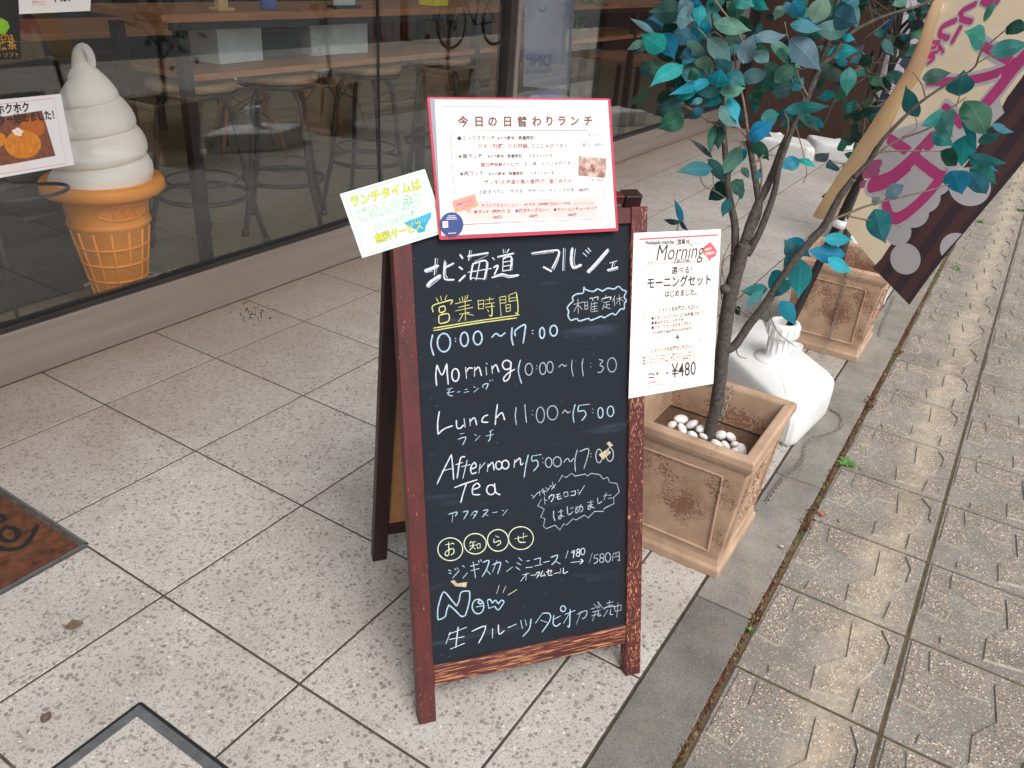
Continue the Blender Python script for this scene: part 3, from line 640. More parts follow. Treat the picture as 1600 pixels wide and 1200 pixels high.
# yellow opening hours
st(yellows, CA, [[(185, 425), (200, 455)], [(215, 412), (222, 445)], [(258, 405), (245, 440)], [(165, 525), (160, 480), (230, 455), (295, 440), (285, 470)], [(205, 490), (210, 525), (245, 515), (240, 482), (205, 490)], [(205, 545), (208, 600), (270, 585), (268, 535), (205, 545)], [(228, 520), (225, 545)],
  [(345, 425), (352, 450)], [(365, 415), (370, 445)], [(388, 408), (382, 440)], [(405, 405), (395, 435)], [(318, 465), (430, 440)], [(340, 490), (415, 472)], [(318, 515), (440, 490)], [(345, 538), (415, 525)], [(385, 440), (388, 580)], [(370, 540), (340, 590)], [(395, 535), (445, 545)],
  [(475, 440), (480, 505)], [(475, 445), (515, 440)], [(515, 440), (512, 500)], [(478, 470), (512, 465)], [(480, 500), (512, 498)], [(530, 440), (585, 430)], [(555, 420), (555, 460)], [(522, 468), (590, 458)], [(525, 490), (590, 482)], [(570, 465), (572, 545), (552, 545)], [(540, 505), (550, 520)],
  [(625, 420), (635, 550)], [(625, 420), (668, 412)], [(668, 412), (668, 460)], [(628, 440), (665, 435)], [(630, 462), (668, 458)], [(690, 405), (690, 450)], [(690, 405), (740, 385)], [(740, 385), (752, 470), (750, 535), (735, 525)], [(692, 428), (740, 420)], [(692, 450), (742, 440)], [(668, 475), (672, 520)], [(668, 475), (700, 470)], [(700, 470), (700, 515)], [(670, 497), (700, 492)], [(672, 520), (700, 515)], [(165, 635), (450, 588), (765, 542)], [(165, 652), (450, 603), (745, 563)]], 1.9)
E_ = ell
st(blues, CA, [[(160, 680), (148, 750), (168, 825)], E_(238, 735, 45, 64), [(316, 704), (322, 708)], [(316, 724), (322, 727)], E_(380, 712, 27, 49), E_(473, 703, 30, 47), [(570, 700), (600, 672), (630, 690), (665, 665)], [(712, 630), (708, 700), (720, 755)], [(735, 690), (735, 650), (800, 610), (800, 660), (788, 740)], [(850, 650), (857, 652)], [(850, 670), (857, 673)], E_(920, 668, 17, 37), E_(1000, 652, 25, 37)], 2.7)
st(whites, CA, [[(188, 1035), (182, 960), (190, 890)], [(190, 890), (225, 960), (258, 880)], [(258, 880), (262, 950), (268, 1025)], E_(318, 960, 25, 44), [(388, 905), (395, 985)], [(393, 940), (412, 912), (438, 913)], [(452, 905), (450, 970)], [(452, 930), (480, 906), (500, 966)], [(530, 905), (535, 960)], [(533, 878), (538, 883)], [(570, 895), (575, 950)], [(572, 918), (600, 890), (620, 940)], E_(675, 890, 30, 32), [(705, 868), (695, 970), (665, 1003), (652, 985), (680, 950), (730, 920)]], 2.5)
st(greys, CA, [E_(828, 920, 25, 41), [(880, 893), (885, 898)], [(880, 915), (885, 918)], E_(925, 915, 22, 41), E_(975, 905, 21, 39), [(1035, 905), (1060, 886), (1075, 900), (1090, 890)], [(1130, 855), (1125, 910), (1137, 970)], [(1205, 845), (1198, 900), (1207, 970)], [(1255, 878), (1260, 882)], [(1256, 902), (1261, 906)], [(1315, 852), (1342, 862), (1322, 890), (1346, 908), (1330, 940), (1305, 940)], E_(1405, 890, 31, 49)], 1.9)
st(blues, CA, [[(770, 855), (755, 930), (778, 1020)]], 2.2)
st(blues, CA, [[(258, 1060), (300, 1050)], [(258, 1085), (310, 1075)], [(280, 1055), (268, 1095), (300, 1105)], [(330, 1080), (350, 1075)], [(382, 1062), (402, 1058)], [(378, 1082), (412, 1074)], [(445, 1040), (458, 1048)], [(445, 1080), (480, 1050)], [(510, 1048), (510, 1030), (545, 1020), (530, 1060)], [(555, 995), (562, 1005)], [(572, 990), (578, 1000)]], 1.8)
# scalloped cloud
cl = [(1110, 470), (1095, 495), (1105, 520), (1100, 548), (1120, 580), (1160, 568), (1180, 585), (1240, 568), (1260, 580), (1330, 553), (1350, 562), (1405, 533), (1430, 542), (1465, 503), (1490, 500), (1492, 462), (1505, 445), (1490, 415), (1505, 380), (1480, 370), (1450, 345), (1420, 362), (1375, 358), (1340, 376), (1305, 363), (1275, 380), (1225, 368), (1210, 350), (1205, 390), (1160, 398), (1130, 420), (1135, 445), (1110, 470)]
st(blues, CA, [cl], 2.5)
st(whites, CA, [[(1140, 470), (1210, 452)], [(1168, 430), (1172, 535)], [(1168, 470), (1140, 520)], [(1172, 475), (1200, 505)], [(1215, 455), (1218, 505)], [(1215, 455), (1235, 452)], [(1235, 452), (1238, 500)], [(1217, 480), (1236, 477)], [(1218, 505), (1238, 500)], [(1248, 430), (1272, 425), (1270, 445)], [(1280, 425), (1308, 418), (1305, 440)], [(1262, 455), (1258, 520)], [(1262, 468), (1305, 458)], [(1264, 487), (1303, 480)], [(1264, 505), (1303, 498)], [(1262, 522), (1310, 515)], [(1283, 450), (1283, 518)], [(1335, 450), (1335, 432)], [(1335, 432), (1395, 418), (1392, 438)], [(1362, 405), (1363, 420)], [(1345, 458), (1388, 450)], [(1365, 455), (1368, 495)], [(1367, 475), (1390, 470)], [(1350, 470), (1340, 505)], [(1345, 485), (1395, 500)], [(1425, 410), (1410, 450)], [(1420, 430), (1425, 480)], [(1435, 432), (1480, 420)], [(1455, 400), (1460, 475)], [(1455, 430), (1435, 465)], [(1460, 430), (1490, 450)]], 1.6)
# lunch
st(whites, CB, [[(207, 190), (195, 270), (197, 350)], [(197, 350), (240, 312), (300, 290)], [(325, 250), (328, 300), (350, 308), (375, 285)], [(378, 240), (385, 300)], [(418, 240), (420, 290)], [(420, 262), (450, 235), (466, 286)], [(545, 215), (515, 228), (503, 262), (545, 266)], [(610, 140), (600, 215), (595, 285)], [(598, 240), (640, 200), (660, 250)]], 2.4)
st(greys, CB, [[(740, 160), (734, 220), (742, 285)], [(800, 140), (804, 200), (812, 270)], [(850, 183), (855, 187)], [(850, 213), (855, 217)], E_(908, 215, 28, 54), E_(992, 200, 36, 49), [(1060, 205), (1080, 182), (1097, 200), (1118, 190)], [(1270, 173), (1276, 177)], [(1270, 198), (1276, 202)]], 1.9)
st(blues, CB, [[(1150, 140), (1135, 210), (1142, 270)], [(1250, 140), (1175, 150)], [(1175, 150), (1170, 190), (1210, 185), (1224, 215), (1195, 255)], E_(1325, 200, 18, 36), E_(1395, 190, 22, 36)], 2.1)
st(blues, CB, [[(350, 348), (378, 342)], [(335, 385), (390, 370), (368, 425)], [(450, 350), (465, 358)], [(455, 395), (490, 358)], [(555, 330), (580, 318)], [(530, 362), (585, 350)], [(562, 325), (560, 375), (545, 400)]], 1.8)
st(whites, CB, [[(190, 695), (240, 590), (290, 490)], [(290, 490), (300, 580), (306, 665)], [(225, 605), (300, 585)], [(385, 505), (352, 522), (330, 655)], [(320, 560), (370, 545)], [(400, 530), (370, 655)], [(360, 575), (420, 560)], [(430, 590), (462, 575), (450, 545), (425, 580), (432, 622), (465, 613)], [(490, 555), (480, 620)], [(485, 590), (525, 545)], [(545, 555), (540, 610)], [(545, 578), (575, 545), (587, 600)], E_(620, 565, 22, 28), E_(665, 560, 24, 30), [(730, 525), (725, 580)], [(730, 548), (765, 515), (772, 560), (790, 550)],
  [(310, 720), (390, 690), (470, 665)], [(395, 690), (372, 760), (355, 825)], [(435, 735), (486, 715), (470, 690), (440, 715), (440, 765), (490, 768)], E_(565, 735, 30, 34), [(590, 690), (597, 750), (630, 770)]], 2.4)
st(blues, CB, [[(825, 490), (808, 560), (795, 650)], [(915, 490), (850, 500)], [(850, 500), (850, 535), (882, 530), (892, 565), (860, 605)]], 2.2)
st(greys, CB, [[(922, 513), (928, 517)], [(922, 543), (928, 547)], E_(965, 545, 22, 34), E_(1025, 540, 28, 34), [(1070, 545), (1095, 517), (1117, 540), (1140, 515)], [(1165, 455), (1148, 530), (1152, 610)], [(1180, 470), (1245, 455), (1210, 590)], [(1258, 483), (1263, 487)], [(1258, 503), (1263, 507)], E_(1315, 500, 22, 47), E_(1390, 490, 25, 47)], 2.0)
st(blues, CB, [[(270, 905), (330, 890), (315, 920)], [(300, 905), (295, 960)], [(370, 890), (405, 885), (375, 940)], [(440, 890), (425, 915)], [(440, 890), (470, 885), (440, 935)], [(440, 905), (460, 915)], [(510, 880), (545, 875), (505, 925)], [(515, 900), (545, 915)], [(575, 895), (610, 888)], [(640, 875), (655, 882)], [(645, 915), (680, 870)]], 1.8)
st(whites, CB, [[(845, 770), (860, 780)], [(855, 795), (890, 755)], [(895, 755), (915, 745)], [(900, 745), (905, 775)], [(915, 735), (935, 745)], [(920, 760), (945, 740)], [(925, 725), (940, 775)], [(945, 720), (965, 735)], [(950, 750), (975, 715)], [(975, 705), (1000, 720)], [(985, 735), (1015, 695)], [(990, 680), (1005, 725)]], 1.7)
st(whites, CB, [[(935, 785), (940, 835)], [(938, 805), (955, 810)], [(970, 800), (970, 782), (1000, 770), (995, 800), (980, 820)], [(985, 765), (985, 775)], [(1015, 770), (1045, 762)], [(1012, 788), (1050, 778)], [(1030, 768), (1030, 800), (1055, 792)], [(1070, 755), (1075, 785)], [(1075, 785), (1100, 778)], [(1100, 778), (1098, 748)], [(1098, 748), (1070, 755)], [(1120, 750), (1150, 740)], [(1150, 740), (1150, 768), (1120, 775)], [(1165, 735), (1175, 742)], [(1168, 752), (1178, 757)], [(1175, 770), (1215, 705)]], 1.7)
st(greys, CB, [[(1000, 880), (1000, 920), (1010, 950)], [(1030, 890), (1065, 880)], [(1050, 870), (1052, 928), (1036, 935), (1042, 916), (1075, 920)], [(1095, 850), (1098, 900), (1115, 905), (1135, 885)], [(1115, 860), (1122, 870)], [(1128, 855), (1135, 865)], [(1155, 850), (1170, 885)], [(1190, 835), (1175, 880), (1155, 895), (1158, 862), (1195, 850), (1202, 875), (1185, 890)], [(1235, 825), (1275, 815)], [(1235, 845), (1275, 835)], [(1258, 810), (1258, 862), (1240, 870), (1246, 850), (1285, 862)], [(1305, 790), (1310, 830), (1335, 815)], [(1345, 780), (1375, 770)], [(1365, 755), (1350, 810)], [(1380, 775), (1400, 770)], [(1380, 795), (1410, 790)]], 2.0)
spk = [(1035, 680), (1060, 635), (1085, 650), (1125, 620), (1150, 640), (1220, 625), (1235, 640), (1260, 620), (1320, 630), (1345, 660), (1375, 648), (1390, 685), (1440, 690), (1455, 750), (1415, 790), (1420, 830), (1350, 865), (1345, 885), (1285, 885), (1240, 930), (1215, 910), (1155, 945), (1135, 935), (1090, 980), (1070, 970), (1045, 1015), (1010, 980), (950, 1005), (930, 990), (940, 935), (910, 925), (935, 870), (890, 845), (915, 800)]
st(greys, CB, [spk], 1.7, False)
# notices
st(creams, CC, [E_(275, 295, 84, 77, 22), E_(443, 258, 75, 69, 22), E_(597, 235, 71, 73, 22), E_(752, 220, 84, 77, 22), [(240, 265), (300, 255)], [(262, 245), (265, 330), (243, 335), (245, 312), (290, 290), (300, 315), (280, 335)], [(285, 250), (300, 262)], [(415, 240), (405, 260)], [(410, 250), (445, 243)], [(405, 275), (450, 265)], [(430, 248), (425, 280), (405, 300)], [(430, 280), (445, 295)], [(455, 260), (458, 290)], [(458, 290), (478, 285)], [(478, 285), (475, 255)], [(475, 255), (455, 260)], [(580, 205), (605, 215)], [(570, 225), (572, 250), (608, 237), (613, 255), (590, 272)], [(710, 225), (795, 205)], [(770, 185), (768, 225)], [(735, 205), (740, 245), (785, 248)]], 1.8)
st(blues, CC, [[(262, 435), (280, 442)], [(265, 455), (282, 460)], [(305, 425), (312, 435)], [(320, 420), (328, 430)], [(290, 490), (335, 440)], [(355, 405), (370, 415)], [(360, 490), (390, 455)], [(410, 410), (465, 395)], [(415, 440), (470, 425)], [(430, 380), (445, 490)], [(465, 370), (470, 385)], [(480, 365), (485, 378)], [(495, 385), (535, 372), (520, 430), (490, 480)], [(515, 430), (545, 465)], [(560, 400), (615, 385), (595, 460)], [(590, 370), (560, 450)], [(650, 370), (665, 385)], [(655, 445), (695, 415)], [(735, 350), (760, 372)], [(725, 385), (750, 400)], [(718, 415), (745, 435)], [(790, 375), (810, 372)], [(785, 420), (830, 415)], [(840, 365), (885, 352)], [(885, 352), (880, 395)], [(845, 408), (895, 398)], [(905, 385), (945, 375)], [(955, 350), (1000, 335), (985, 375), (960, 400)], [(985, 375), (1018, 395)]], 2.3)
st(whites, CC, [[(1070, 305), (1055, 355)], [(1112, 302), (1095, 315), (1110, 320), (1115, 302), (1105, 355)], E_(1140, 305, 10, 11, 8), E_(1138, 330, 12, 13, 8), E_(1170, 310, 14, 22, 10), [(1090, 385), (1170, 375)], [(1155, 362), (1172, 375), (1150, 395)], [(762, 468), (810, 458)], [(790, 455), (785, 505)], [(785, 468), (750, 512)], [(818, 472), (845, 468)], [(860, 450), (848, 475)], [(860, 455), (880, 450), (858, 490)], [(862, 468), (875, 475)], [(900, 440), (885, 475), (915, 470)], [(908, 455), (918, 478)], [(922, 450), (960, 438), (950, 458)], [(938, 430), (938, 470), (965, 468)], [(975, 460), (1010, 452)], [(1022, 425), (1015, 462)], [(1040, 420), (1040, 458), (1070, 445)]], 1.8)
st(greys, CC, [[(1235, 320), (1212, 390)], [(1275, 330), (1250, 335)], [(1250, 335), (1248, 355), (1268, 357), (1268, 380), (1245, 392)], E_(1300, 340, 13, 15, 8), E_(1298, 369, 15, 15, 8), E_(1340, 350, 18, 31), [(1375, 325), (1370, 375)], [(1375, 325), (1415, 312)], [(1415, 312), (1418, 370), (1408, 365)], [(1395, 318), (1395, 345)], [(1374, 350), (1416, 342)]], 1.8)
st(blues, CC, [[(190, 765), (192, 690), (222, 592), (245, 590)], [(245, 590), (285, 640), (318, 680)], [(318, 680), (335, 640), (350, 585), (405, 577)], [(405, 577), (405, 640), (378, 742)], [(378, 742), (350, 748), (310, 710), (265, 670)], [(265, 670), (250, 710), (240, 750), (200, 770), (190, 765)], E_(462, 682, 39, 49, 16), E_(478, 652, 15, 11, 8), [(450, 685), (500, 676)], [(525, 640), (535, 695)], [(535, 695), (575, 680)], [(575, 680), (600, 705), (640, 650)], [(640, 650), (620, 640), (600, 665)], [(600, 665), (580, 640), (560, 660)], [(560, 660), (545, 635), (525, 640)]], 2.4)
st(creams, CC, [[(605, 540), (588, 595)], [(650, 545), (630, 590)], [(665, 605), (725, 568)]], 1.7)
st(whites, CC, [[(275, 855), (245, 935)], [(262, 870), (385, 822)], [(268, 905), (370, 885)], [(328, 820), (320, 890), (312, 960)], [(275, 970), (372, 930)], [(420, 850), (500, 815), (512, 830), (490, 885), (465, 930)], [(560, 830), (560, 895)], [(600, 805), (605, 868), (640, 845)], [(665, 825), (722, 800)]], 2.3)
st(blues, CC, [[(750, 775), (762, 830)], [(780, 770), (790, 810)], [(820, 765), (810, 830), (765, 885)], [(900, 725), (850, 795)], [(900, 728), (945, 730), (948, 775), (895, 855)], [(885, 775), (930, 790)], [(975, 740), (970, 795), (990, 815), (1020, 795)], [(972, 770), (1020, 745)], E_(1037, 697, 17, 19, 10), [(1050, 735), (1120, 708)], [(1085, 700), (1080, 815), (1068, 812)], [(1080, 730), (1040, 795)]], 2.3)
st(greys, CC, [[(1130, 735), (1195, 710), (1190, 750), (1165, 765)], [(1160, 715), (1125, 805)], [(1225, 700), (1255, 690)], [(1245, 665), (1265, 690)], [(1280, 655), (1268, 690)], [(1295, 670), (1270, 695)], [(1270, 650), (1310, 700)], [(1235, 720), (1290, 705)], [(1230, 745), (1290, 730)], [(1258, 715), (1235, 780)], [(1275, 710), (1275, 745), (1295, 740)], [(1330, 660), (1375, 650)], [(1350, 640), (1350, 672)], [(1335, 680), (1372, 672)], [(1320, 700), (1320, 690), (1385, 680), (1380, 695)], [(1340, 705), (1310, 750)], [(1360, 700), (1355, 735), (1375, 735)], [(1385, 680), (1388, 715)], [(1385, 682), (1430, 672)], [(1430, 672), (1428, 705)], [(1387, 715), (1428, 706)], [(1408, 655), (1400, 755)]], 2.0)
for m_, k in ((whites, 'chalk'), (blues, 'chalkb'), (yellows, 'chalky'), (greys, 'chalkg'), (creams, 'chalkc')):
    m_.build('chalk_writing', MT[k], board)
for L, cv in (([(1312, 488), (1378, 448), (1395, 478), (1340, 525)], CB), ([(1365, 410), (1385, 398), (1412, 425), (1388, 438)], CB), ([(275, 510), (300, 500), (322, 525), (388, 515), (380, 550), (310, 543)], CC)):
    mb = MB(); sheet(mb, SP, cv(L), BO + .0006, BO + .0012); mb.build('tape_scrap', MT['tape'], board)
# ================================================================== LUNCH MENU ON THE SIGN
o_ = .006
Q5 = lambda x, y: (520 + x / 3.478, 140 + y / 3.478)
def quadpt(pl, c, off):   # four photo corners TL TR BR BL -> (s,t) lookup in plane coordinates
    q = pxs(pl, c, off)
    def f(s_, t_): return tuple((q[0][i] * (1 - s_) + q[1][i] * s_) * (1 - t_) + (q[3][i] * (1 - s_) + q[2][i] * s_) * t_ for i in (0, 1))
    return f
mc = [Q5(512, 40), Q5(1508, 48), Q5(1553, 768), Q5(580, 817)]
menu = thing('lunch_menu', SP.pt(.23, .87, o_), 'lunch menu in a red edged clear cover leaning over the top of the chalkboard', 'menu board')
qf = quadpt(SP, mc, o_)
def rq(f, s0, t0, s1, t1, r=.0, n=4):
    if r == 0: return [f(s0, t1), f(s1, t1), f(s1, t0), f(s0, t0)]
    return [f(x, 1 - y) for x, y in rrect(s0, 1 - t1, s1, 1 - t0, r, n)]
mb = MB(); sheet(mb, SP, rq(qf, 0, 0, 1, 1, .012), o_ - .003, o_); mb.build('cover', MT['red'], menu)
mb = MB(); sheet(mb, SP, rq(qf, .012, .012, .985, .975), o_ + .0001, o_ + .0006); mb.build('sleeve', MT['sleeve'], menu)
mb = MB(); sheet(mb, SP, pxs(SP, [Q5(590, 792), Q5(1535, 752), Q5(1492, 60), Q5(553, 55)], o_), o_ + .0007, o_ + .0011); paper = mb.build('paper', MT['paper'], menu)
oi = o_ + .0015
inkd, inkg, inkr, inkp, inkh, inkb, pk, org = [MB() for _ in range(8)]
def tl(m_, body, a, b, bold=.02, off=None, sy=1., **k): text(m_, SP, body, Q5(*a), Q5(*b), off if off else oi, bold, sy, **k)
def line5(m_, L, w_, off=None): ribbon(m_, SP, pxs(SP, [Q5(*p) for p in L], o_), w_, off or oi, .0001, False, 0, taper=False)
# page frames
line5(inkg, [(590, 92), (1462, 95), (1505, 690), (622, 735), (590, 92)], .0005)
line5(inkg, [(1380, 222), (660, 225), (640, 240), (636, 262), (672, 690)], .0007); line5(inkg, [(1455, 330), (1475, 650), (1462, 690), (1440, 703), (690, 735)], .0006)
title = '今日の日替わりランチ'
tx = [(708, 195), (795, 196), (868, 196), (950, 196), (1030, 196), (1108, 194), (1178, 193), (1245, 193), (1315, 192), (1388, 192)]
for ch, (x, y) in zip(title, tx):
    px_, py_ = Q5(x, y - 22); tchar(inkh, SP, ch, px_, py_, .0172, oi - .0002, .06); tchar(inkg, SP, ch, px_, py_, .0168, oi, .026)
tl(inkd, '◆ミックスランチ', (675, 275), (882, 273), .012); tl(inkg, '※十六穀米（数量限定）', (895, 272), (1098, 270))
tl(inkr, 'カキ（牡蠣）の石狩鍋、', (790, 318), (1068, 317), .012); tl(inkg, 'ミニじゃがバター', (1080, 317), (1275, 315), .008)
tl(inkr, '◆', (682, 372), (702, 372), .01); tl(inkd, '魚ランチ', (706, 373), (812, 371), .012); tl(inkg, '※十六穀米（数量限定）、ミネストローネ', (842, 370), (1194, 366))
tl(inkr, '銀日産秋鮭の', (806, 418), (945, 416), .014); tl(inkg, 'トロサーモン丼、ミニじゃがバター', (950, 416), (1316, 408), .008)
tl(inkb, '◆', (690, 467), (712, 467), .01); tl(inkd, '肉ランチ', (715, 467), (820, 465), .012); tl(inkg, '※十六穀米（数量限定）、ミネストローネ', (848, 466), (1202, 459))
tl(inkg, 'ザンギ', (820, 515), (902, 513), .01); tl(inkr, '（北海道の鳥の唐揚げ）盛り合わせ', (905, 513), (1300, 506), .01)
tl(inkd, '上記すべてに、サラダ・デザート・ドリンク付き　880円', (793, 567), (1390, 553), .008)
sheet(pk, SP, pxs(SP, [Q5(726, 716), Q5(1440, 690), Q5(1455, 672), Q5(1452, 582), Q5(700, 605)], o_), o_ + .0011, o_ + .0013)
sheet(org, SP, pxs(SP, [Q5(663, 672), Q5(720, 655), Q5(748, 673), Q5(745, 650), Q5(790, 630), Q5(770, 565), Q5(645, 606)], o_), o_ + .0013, o_ + .0016)
tl(inkb, 'お急ぎな方は', (672, 634), (760, 602), .008, oi + .0004); tl(inkb, 'こちら', (705, 648), (752, 632), .008, oi + .0004)
tl(inkr, 'すぐにできるメニュー', (808, 638), (1006, 634), .012); tl(inkg, '※サラダ、お味噌汁又はスープ付き', (1040, 632), (1292, 624)); tl(inkp, 'テイクアウト可', (1310, 628), (1416, 624), .01)
tl(inkr, '●', (768, 672), (784, 672)); tl(inkg, 'ザンギ（唐揚げ）丼', (790, 673), (968, 668)); tl(inkb, '●', (992, 667), (1008, 667)); tl(inkg, '焼きチーズカレー', (1012, 667), (1174, 661)); tl(inkg, '●', (1200, 660), (1215, 660)); tl(inkg, 'クリームシチュードリア', (1218, 661), (1436, 652))
tl(inkg, '580円', (870, 702), (918, 700)); tl(inkg, '680円', (1067, 695), (1113, 693)); tl(inkg, '680円', (1278, 688), (1322, 686))
tl(inkg, 'ジンギスカン', (1352, 256), (1458, 254), 0); tl(inkg, 'ミニコース♪', (1368, 283), (1472, 282), 0); tl(inkb, '税込 1,580円', (1358, 310), (1468, 306), 0)
tl(inkg, 'ラム肉（手前）', (1380, 498), (1465, 500), 0)
for m_, k in ((inkd, 'ink'), (inkg, 'inkg'), (inkr, 'inkr'), (inkp, 'inkp'), (inkh, 'halo'), (inkb, 'inkb')): m_.build('printed_text', MT[k], paper)
pk.build('printed_panel', MT['pink'], paper); org.build('printed_tag', MT['orange'], paper)
mb = MB(); sheet(mb, SP, pxs(SP, [Q5(1332, 468), Q5(1480, 480), Q5(1485, 375), Q5(1335, 360)], o_), o_ + .0012, o_ + .0015)
mb.build('food_picture', MT['foodp'], paper)
# round blue sticker (its code square stays blank)
mb = MB(); c = SP.uv(*Q5(645, 733), o_); rr = .0193
sheet(mb, SP, [(c[0] + rr * math.cos(2 * PI * i / 28), c[1] + rr * math.sin(2 * PI * i / 28)) for i in range(28)], o_ + .0016, o_ + .002); stk = mb.build('sticker', MT['navy'], menu)
mb = MB(); sheet(mb, SP, [(c[0] - .0150, c[1] - .0045), (c[0] - .0062, c[1] - .0045), (c[0] - .0062, c[1] + .0055), (c[0] - .0150, c[1] + .0055)], o_ + .0021, o_ + .0023)
for (y, wv) in ((.0135, .010), (.0110, .013), (.0085, .015), (-.0135, .011)):
    ribbon(mb, SP, [(c[0] - wv * .6, c[1] + y), (c[0] + wv * .6, c[1] + y)], .0009, o_ + .0021, .0001, False, 0, taper=False)
mb.build('sticker_print', MT['paper'], stk)
mb = MB(); ribbon(mb, SP, ell(c[0] - .0106, c[1] + .0008, .0022, .003, 8), .0008, o_ + .0024, .0001); mb.build('sticker_print', MT['red'], stk)

# ------------------------------------------------------------------ green card
og = .0012
Q8 = lambda x, y: (520 + x / 8, 260 + y / 8)
card = thing('green_card', SP.pt(0, .86, og), 'tilted pale green handwritten card taped at the top left of the chalkboard', 'card')
gc = [Q8(88, 345), Q8(1150, 32), Q8(1420, 820), Q8(368, 1145)]
gf = quadpt(SP, gc, og)
mb = MB(); sheet(mb, SP, rq(gf, 0, 0, 1, 1, .004, 2), og - .0006, og); cs = mb.build('card_sheet', MT['green'], card)
mb = MB(); fr_ = [gf(x, 1 - y) for x, y in rrect(.045, .04, .975, .96, .05, 5)]; ribbon(mb, SP, fr_ + [fr_[0]], .0006, og + .0001, .0001, False, 0, taper=False)
yl, cy_ = MB(), MB()
def t8(m_, body, a, b, bold, sy=1., off=.0003, **k): text(m_, SP, body, Q8(*a), Q8(*b), og + off, bold, sy, **k)
t8(yl, 'ランチタイムは', (240, 500), (1120, 268), .028, 1.1); t8(mb, 'ランチタイムは', (240, 500), (1120, 268), .03, 1.1, .0005, hollow=.012)
t8(mb, 'ごはん大盛り', (330, 690), (1140, 455), .03, 1.15, .0004, hollow=.012)
t8(mb, '(＋100円)が', (520, 815), (1045, 640), .03, 1.15, .0004, hollow=.012)
t8(yl, '無料サービス', (545, 955), (1130, 770), .028, 1.2, .0009); t8(mb, '無料サービス', (545, 955), (1130, 770), .03, 1.2, .0011, hollow=.012)
bowl = [(890, 705), (1232, 570), (1225, 640), (1160, 750), (1155, 812), (1065, 832), (1045, 790), (960, 760)]
sheet(cy_, SP, pxs(SP, [Q8(*p) for p in bowl][::-1], og), og + .0001, og + .0005)
mb.build('outline_writing', MT['greend'], cs); yl.build('marker_writing', MT['yel'], cs); cy_.build('bowl_drawing', MT['cyan'], cs)
mb = MB()
for i in range(9): ribbon(mb, SP, pxs(SP, [Q8(935 + i * 32, 692 - i * 12), Q8(965 + i * 26, 750 - i * 8)], og), .0006, og + .0006, .0001, False, .2)
mb.build('bowl_stripes', MT['green'], cs)

# ------------------------------------------------------------------ morning poster
om = .0014
Q6 = lambda x, y: (960 + x / 4.283, 350 + y / 4.283)
post = thing('morning_poster', SP.pt(.5, .575, om), 'tall white morning set poster with red top line on the right post', 'poster')
pf = quadpt(SP, [Q6(130, 60), Q6(714, 35), Q6(662, 1068), Q6(95, 1168)], om)
mb = MB(); sheet(mb, SP, rq(pf, 0, 0, 1, 1), om - .0012, om); ps = mb.build('poster_sheet', MT['paperw'], post)
d_, r_, c_, pnk = MB(), MB(), MB(), MB()
oo = om + .0004
def t6(m_, body, a, b, bold=.022, sy=1., off=0, **k): text(m_, SP, body, Q6(*a), Q6(*b), oo + off, bold, sy, **k)
def l6(m_, L, w_=.0006, off=0): ribbon(m_, SP, pxs(SP, [Q6(*p) for p in L], om), w_, oo + off, .0001, False, 0, taper=False)
l6(r_, [(168, 102), (690, 73)], .0026)
t6(d_, 'Hokkaido marche', (208, 138), (398, 132), .024, 1.3); t6(d_, '（営業10）', (415, 132), (508, 128), .024, 1.2)
l6(d_, [(208, 150), (660, 123)], .0005); l6(d_, [(205, 272), (600, 245), (655, 235)], .0005)
t6(d_, 'Morning', (280, 245), (592, 225), -.004, 1.38, shear=.2)
l6(d_, ell(447, 253, 62, 17, 16), .0005); t6(d_, '7:30-11:30', (398, 262), (498, 256), .024, 1.1)
# sketch of a small figure is reduced to a plain line drawing of a girl with a basket
l6(d_, ell(240, 190, 16, 14, 8), .0005); l6(d_, [(228, 205), (222, 245), (258, 242), (252, 205)], .0005); l6(d_, [(226, 258), (236, 262)], .0016); l6(d_, [(246, 257), (256, 259)], .0016)
bb = [(600, 150), (640, 122), (665, 150), (685, 180), (675, 215), (645, 228), (635, 250), (628, 228), (598, 205), (592, 175)]
sheet(r_, SP, pxs(SP, [Q6(*p) for p in bb][::-1], om), om + .0003, om + .0007)
t6(pnk, 'NEW', (608, 182), (652, 170), .03, 1.1, .0005); t6(pnk, 'OPEN!', (606, 212), (668, 200), .03, 1.1, .0005)
t6(d_, '選べる!', (382, 332), (516, 325), .012, 1.15)
t6(d_, 'モーニングセット', (220, 428), (645, 400), .022, 1.3); t6(d_, 'はじめました。', (338, 487), (550, 473), .018, 1.3)
for (x0, y0, x1, y1) in ((208, 332, 362, 320), (525, 303, 655, 293), (205, 486, 325, 476), (555, 452, 655, 440)):
    l6(d_, [(x0 + (x1 - x0) * i / 24, y0 + (y1 - y0) * i / 24 + (3 if i % 2 else -3)) for i in range(25)], .0004)
for P_ in ([(198, 538), (650, 490), (632, 712), (190, 766)], [(185, 832), (630, 770), (616, 888), (178, 958)]):
    sheet(c_, SP, pxs(SP, [Q6(*p) for p in P_][::-1], om), om + .0001, om + .0002); l6(d_, P_ + [P_[0]], .0005)
t6(d_, '1. メインをお選びください。', (300, 588), (560, 560), .024, 1.2); l6(d_, [(300, 592), (565, 562)], .0004)
t6(d_, '◆イギリスパン', (246, 643), (385, 626), .024, 1.2); t6(d_, '（チーズ○北海道バター）', (388, 626), (592, 604), .024, 1.2)
t6(d_, '◆本日のマルシェサラダ', (246, 674), (462, 650), .024, 1.2); t6(d_, '◆フルーツたっぷりヨーグルト', (246, 705), (517, 672), .024, 1.2); t6(d_, '※＋200円で2品お選びいただけます。', (256, 738), (520, 706), .024, 1.2)
t6(d_, '+', (408, 782), (434, 780), .024, 1.2)
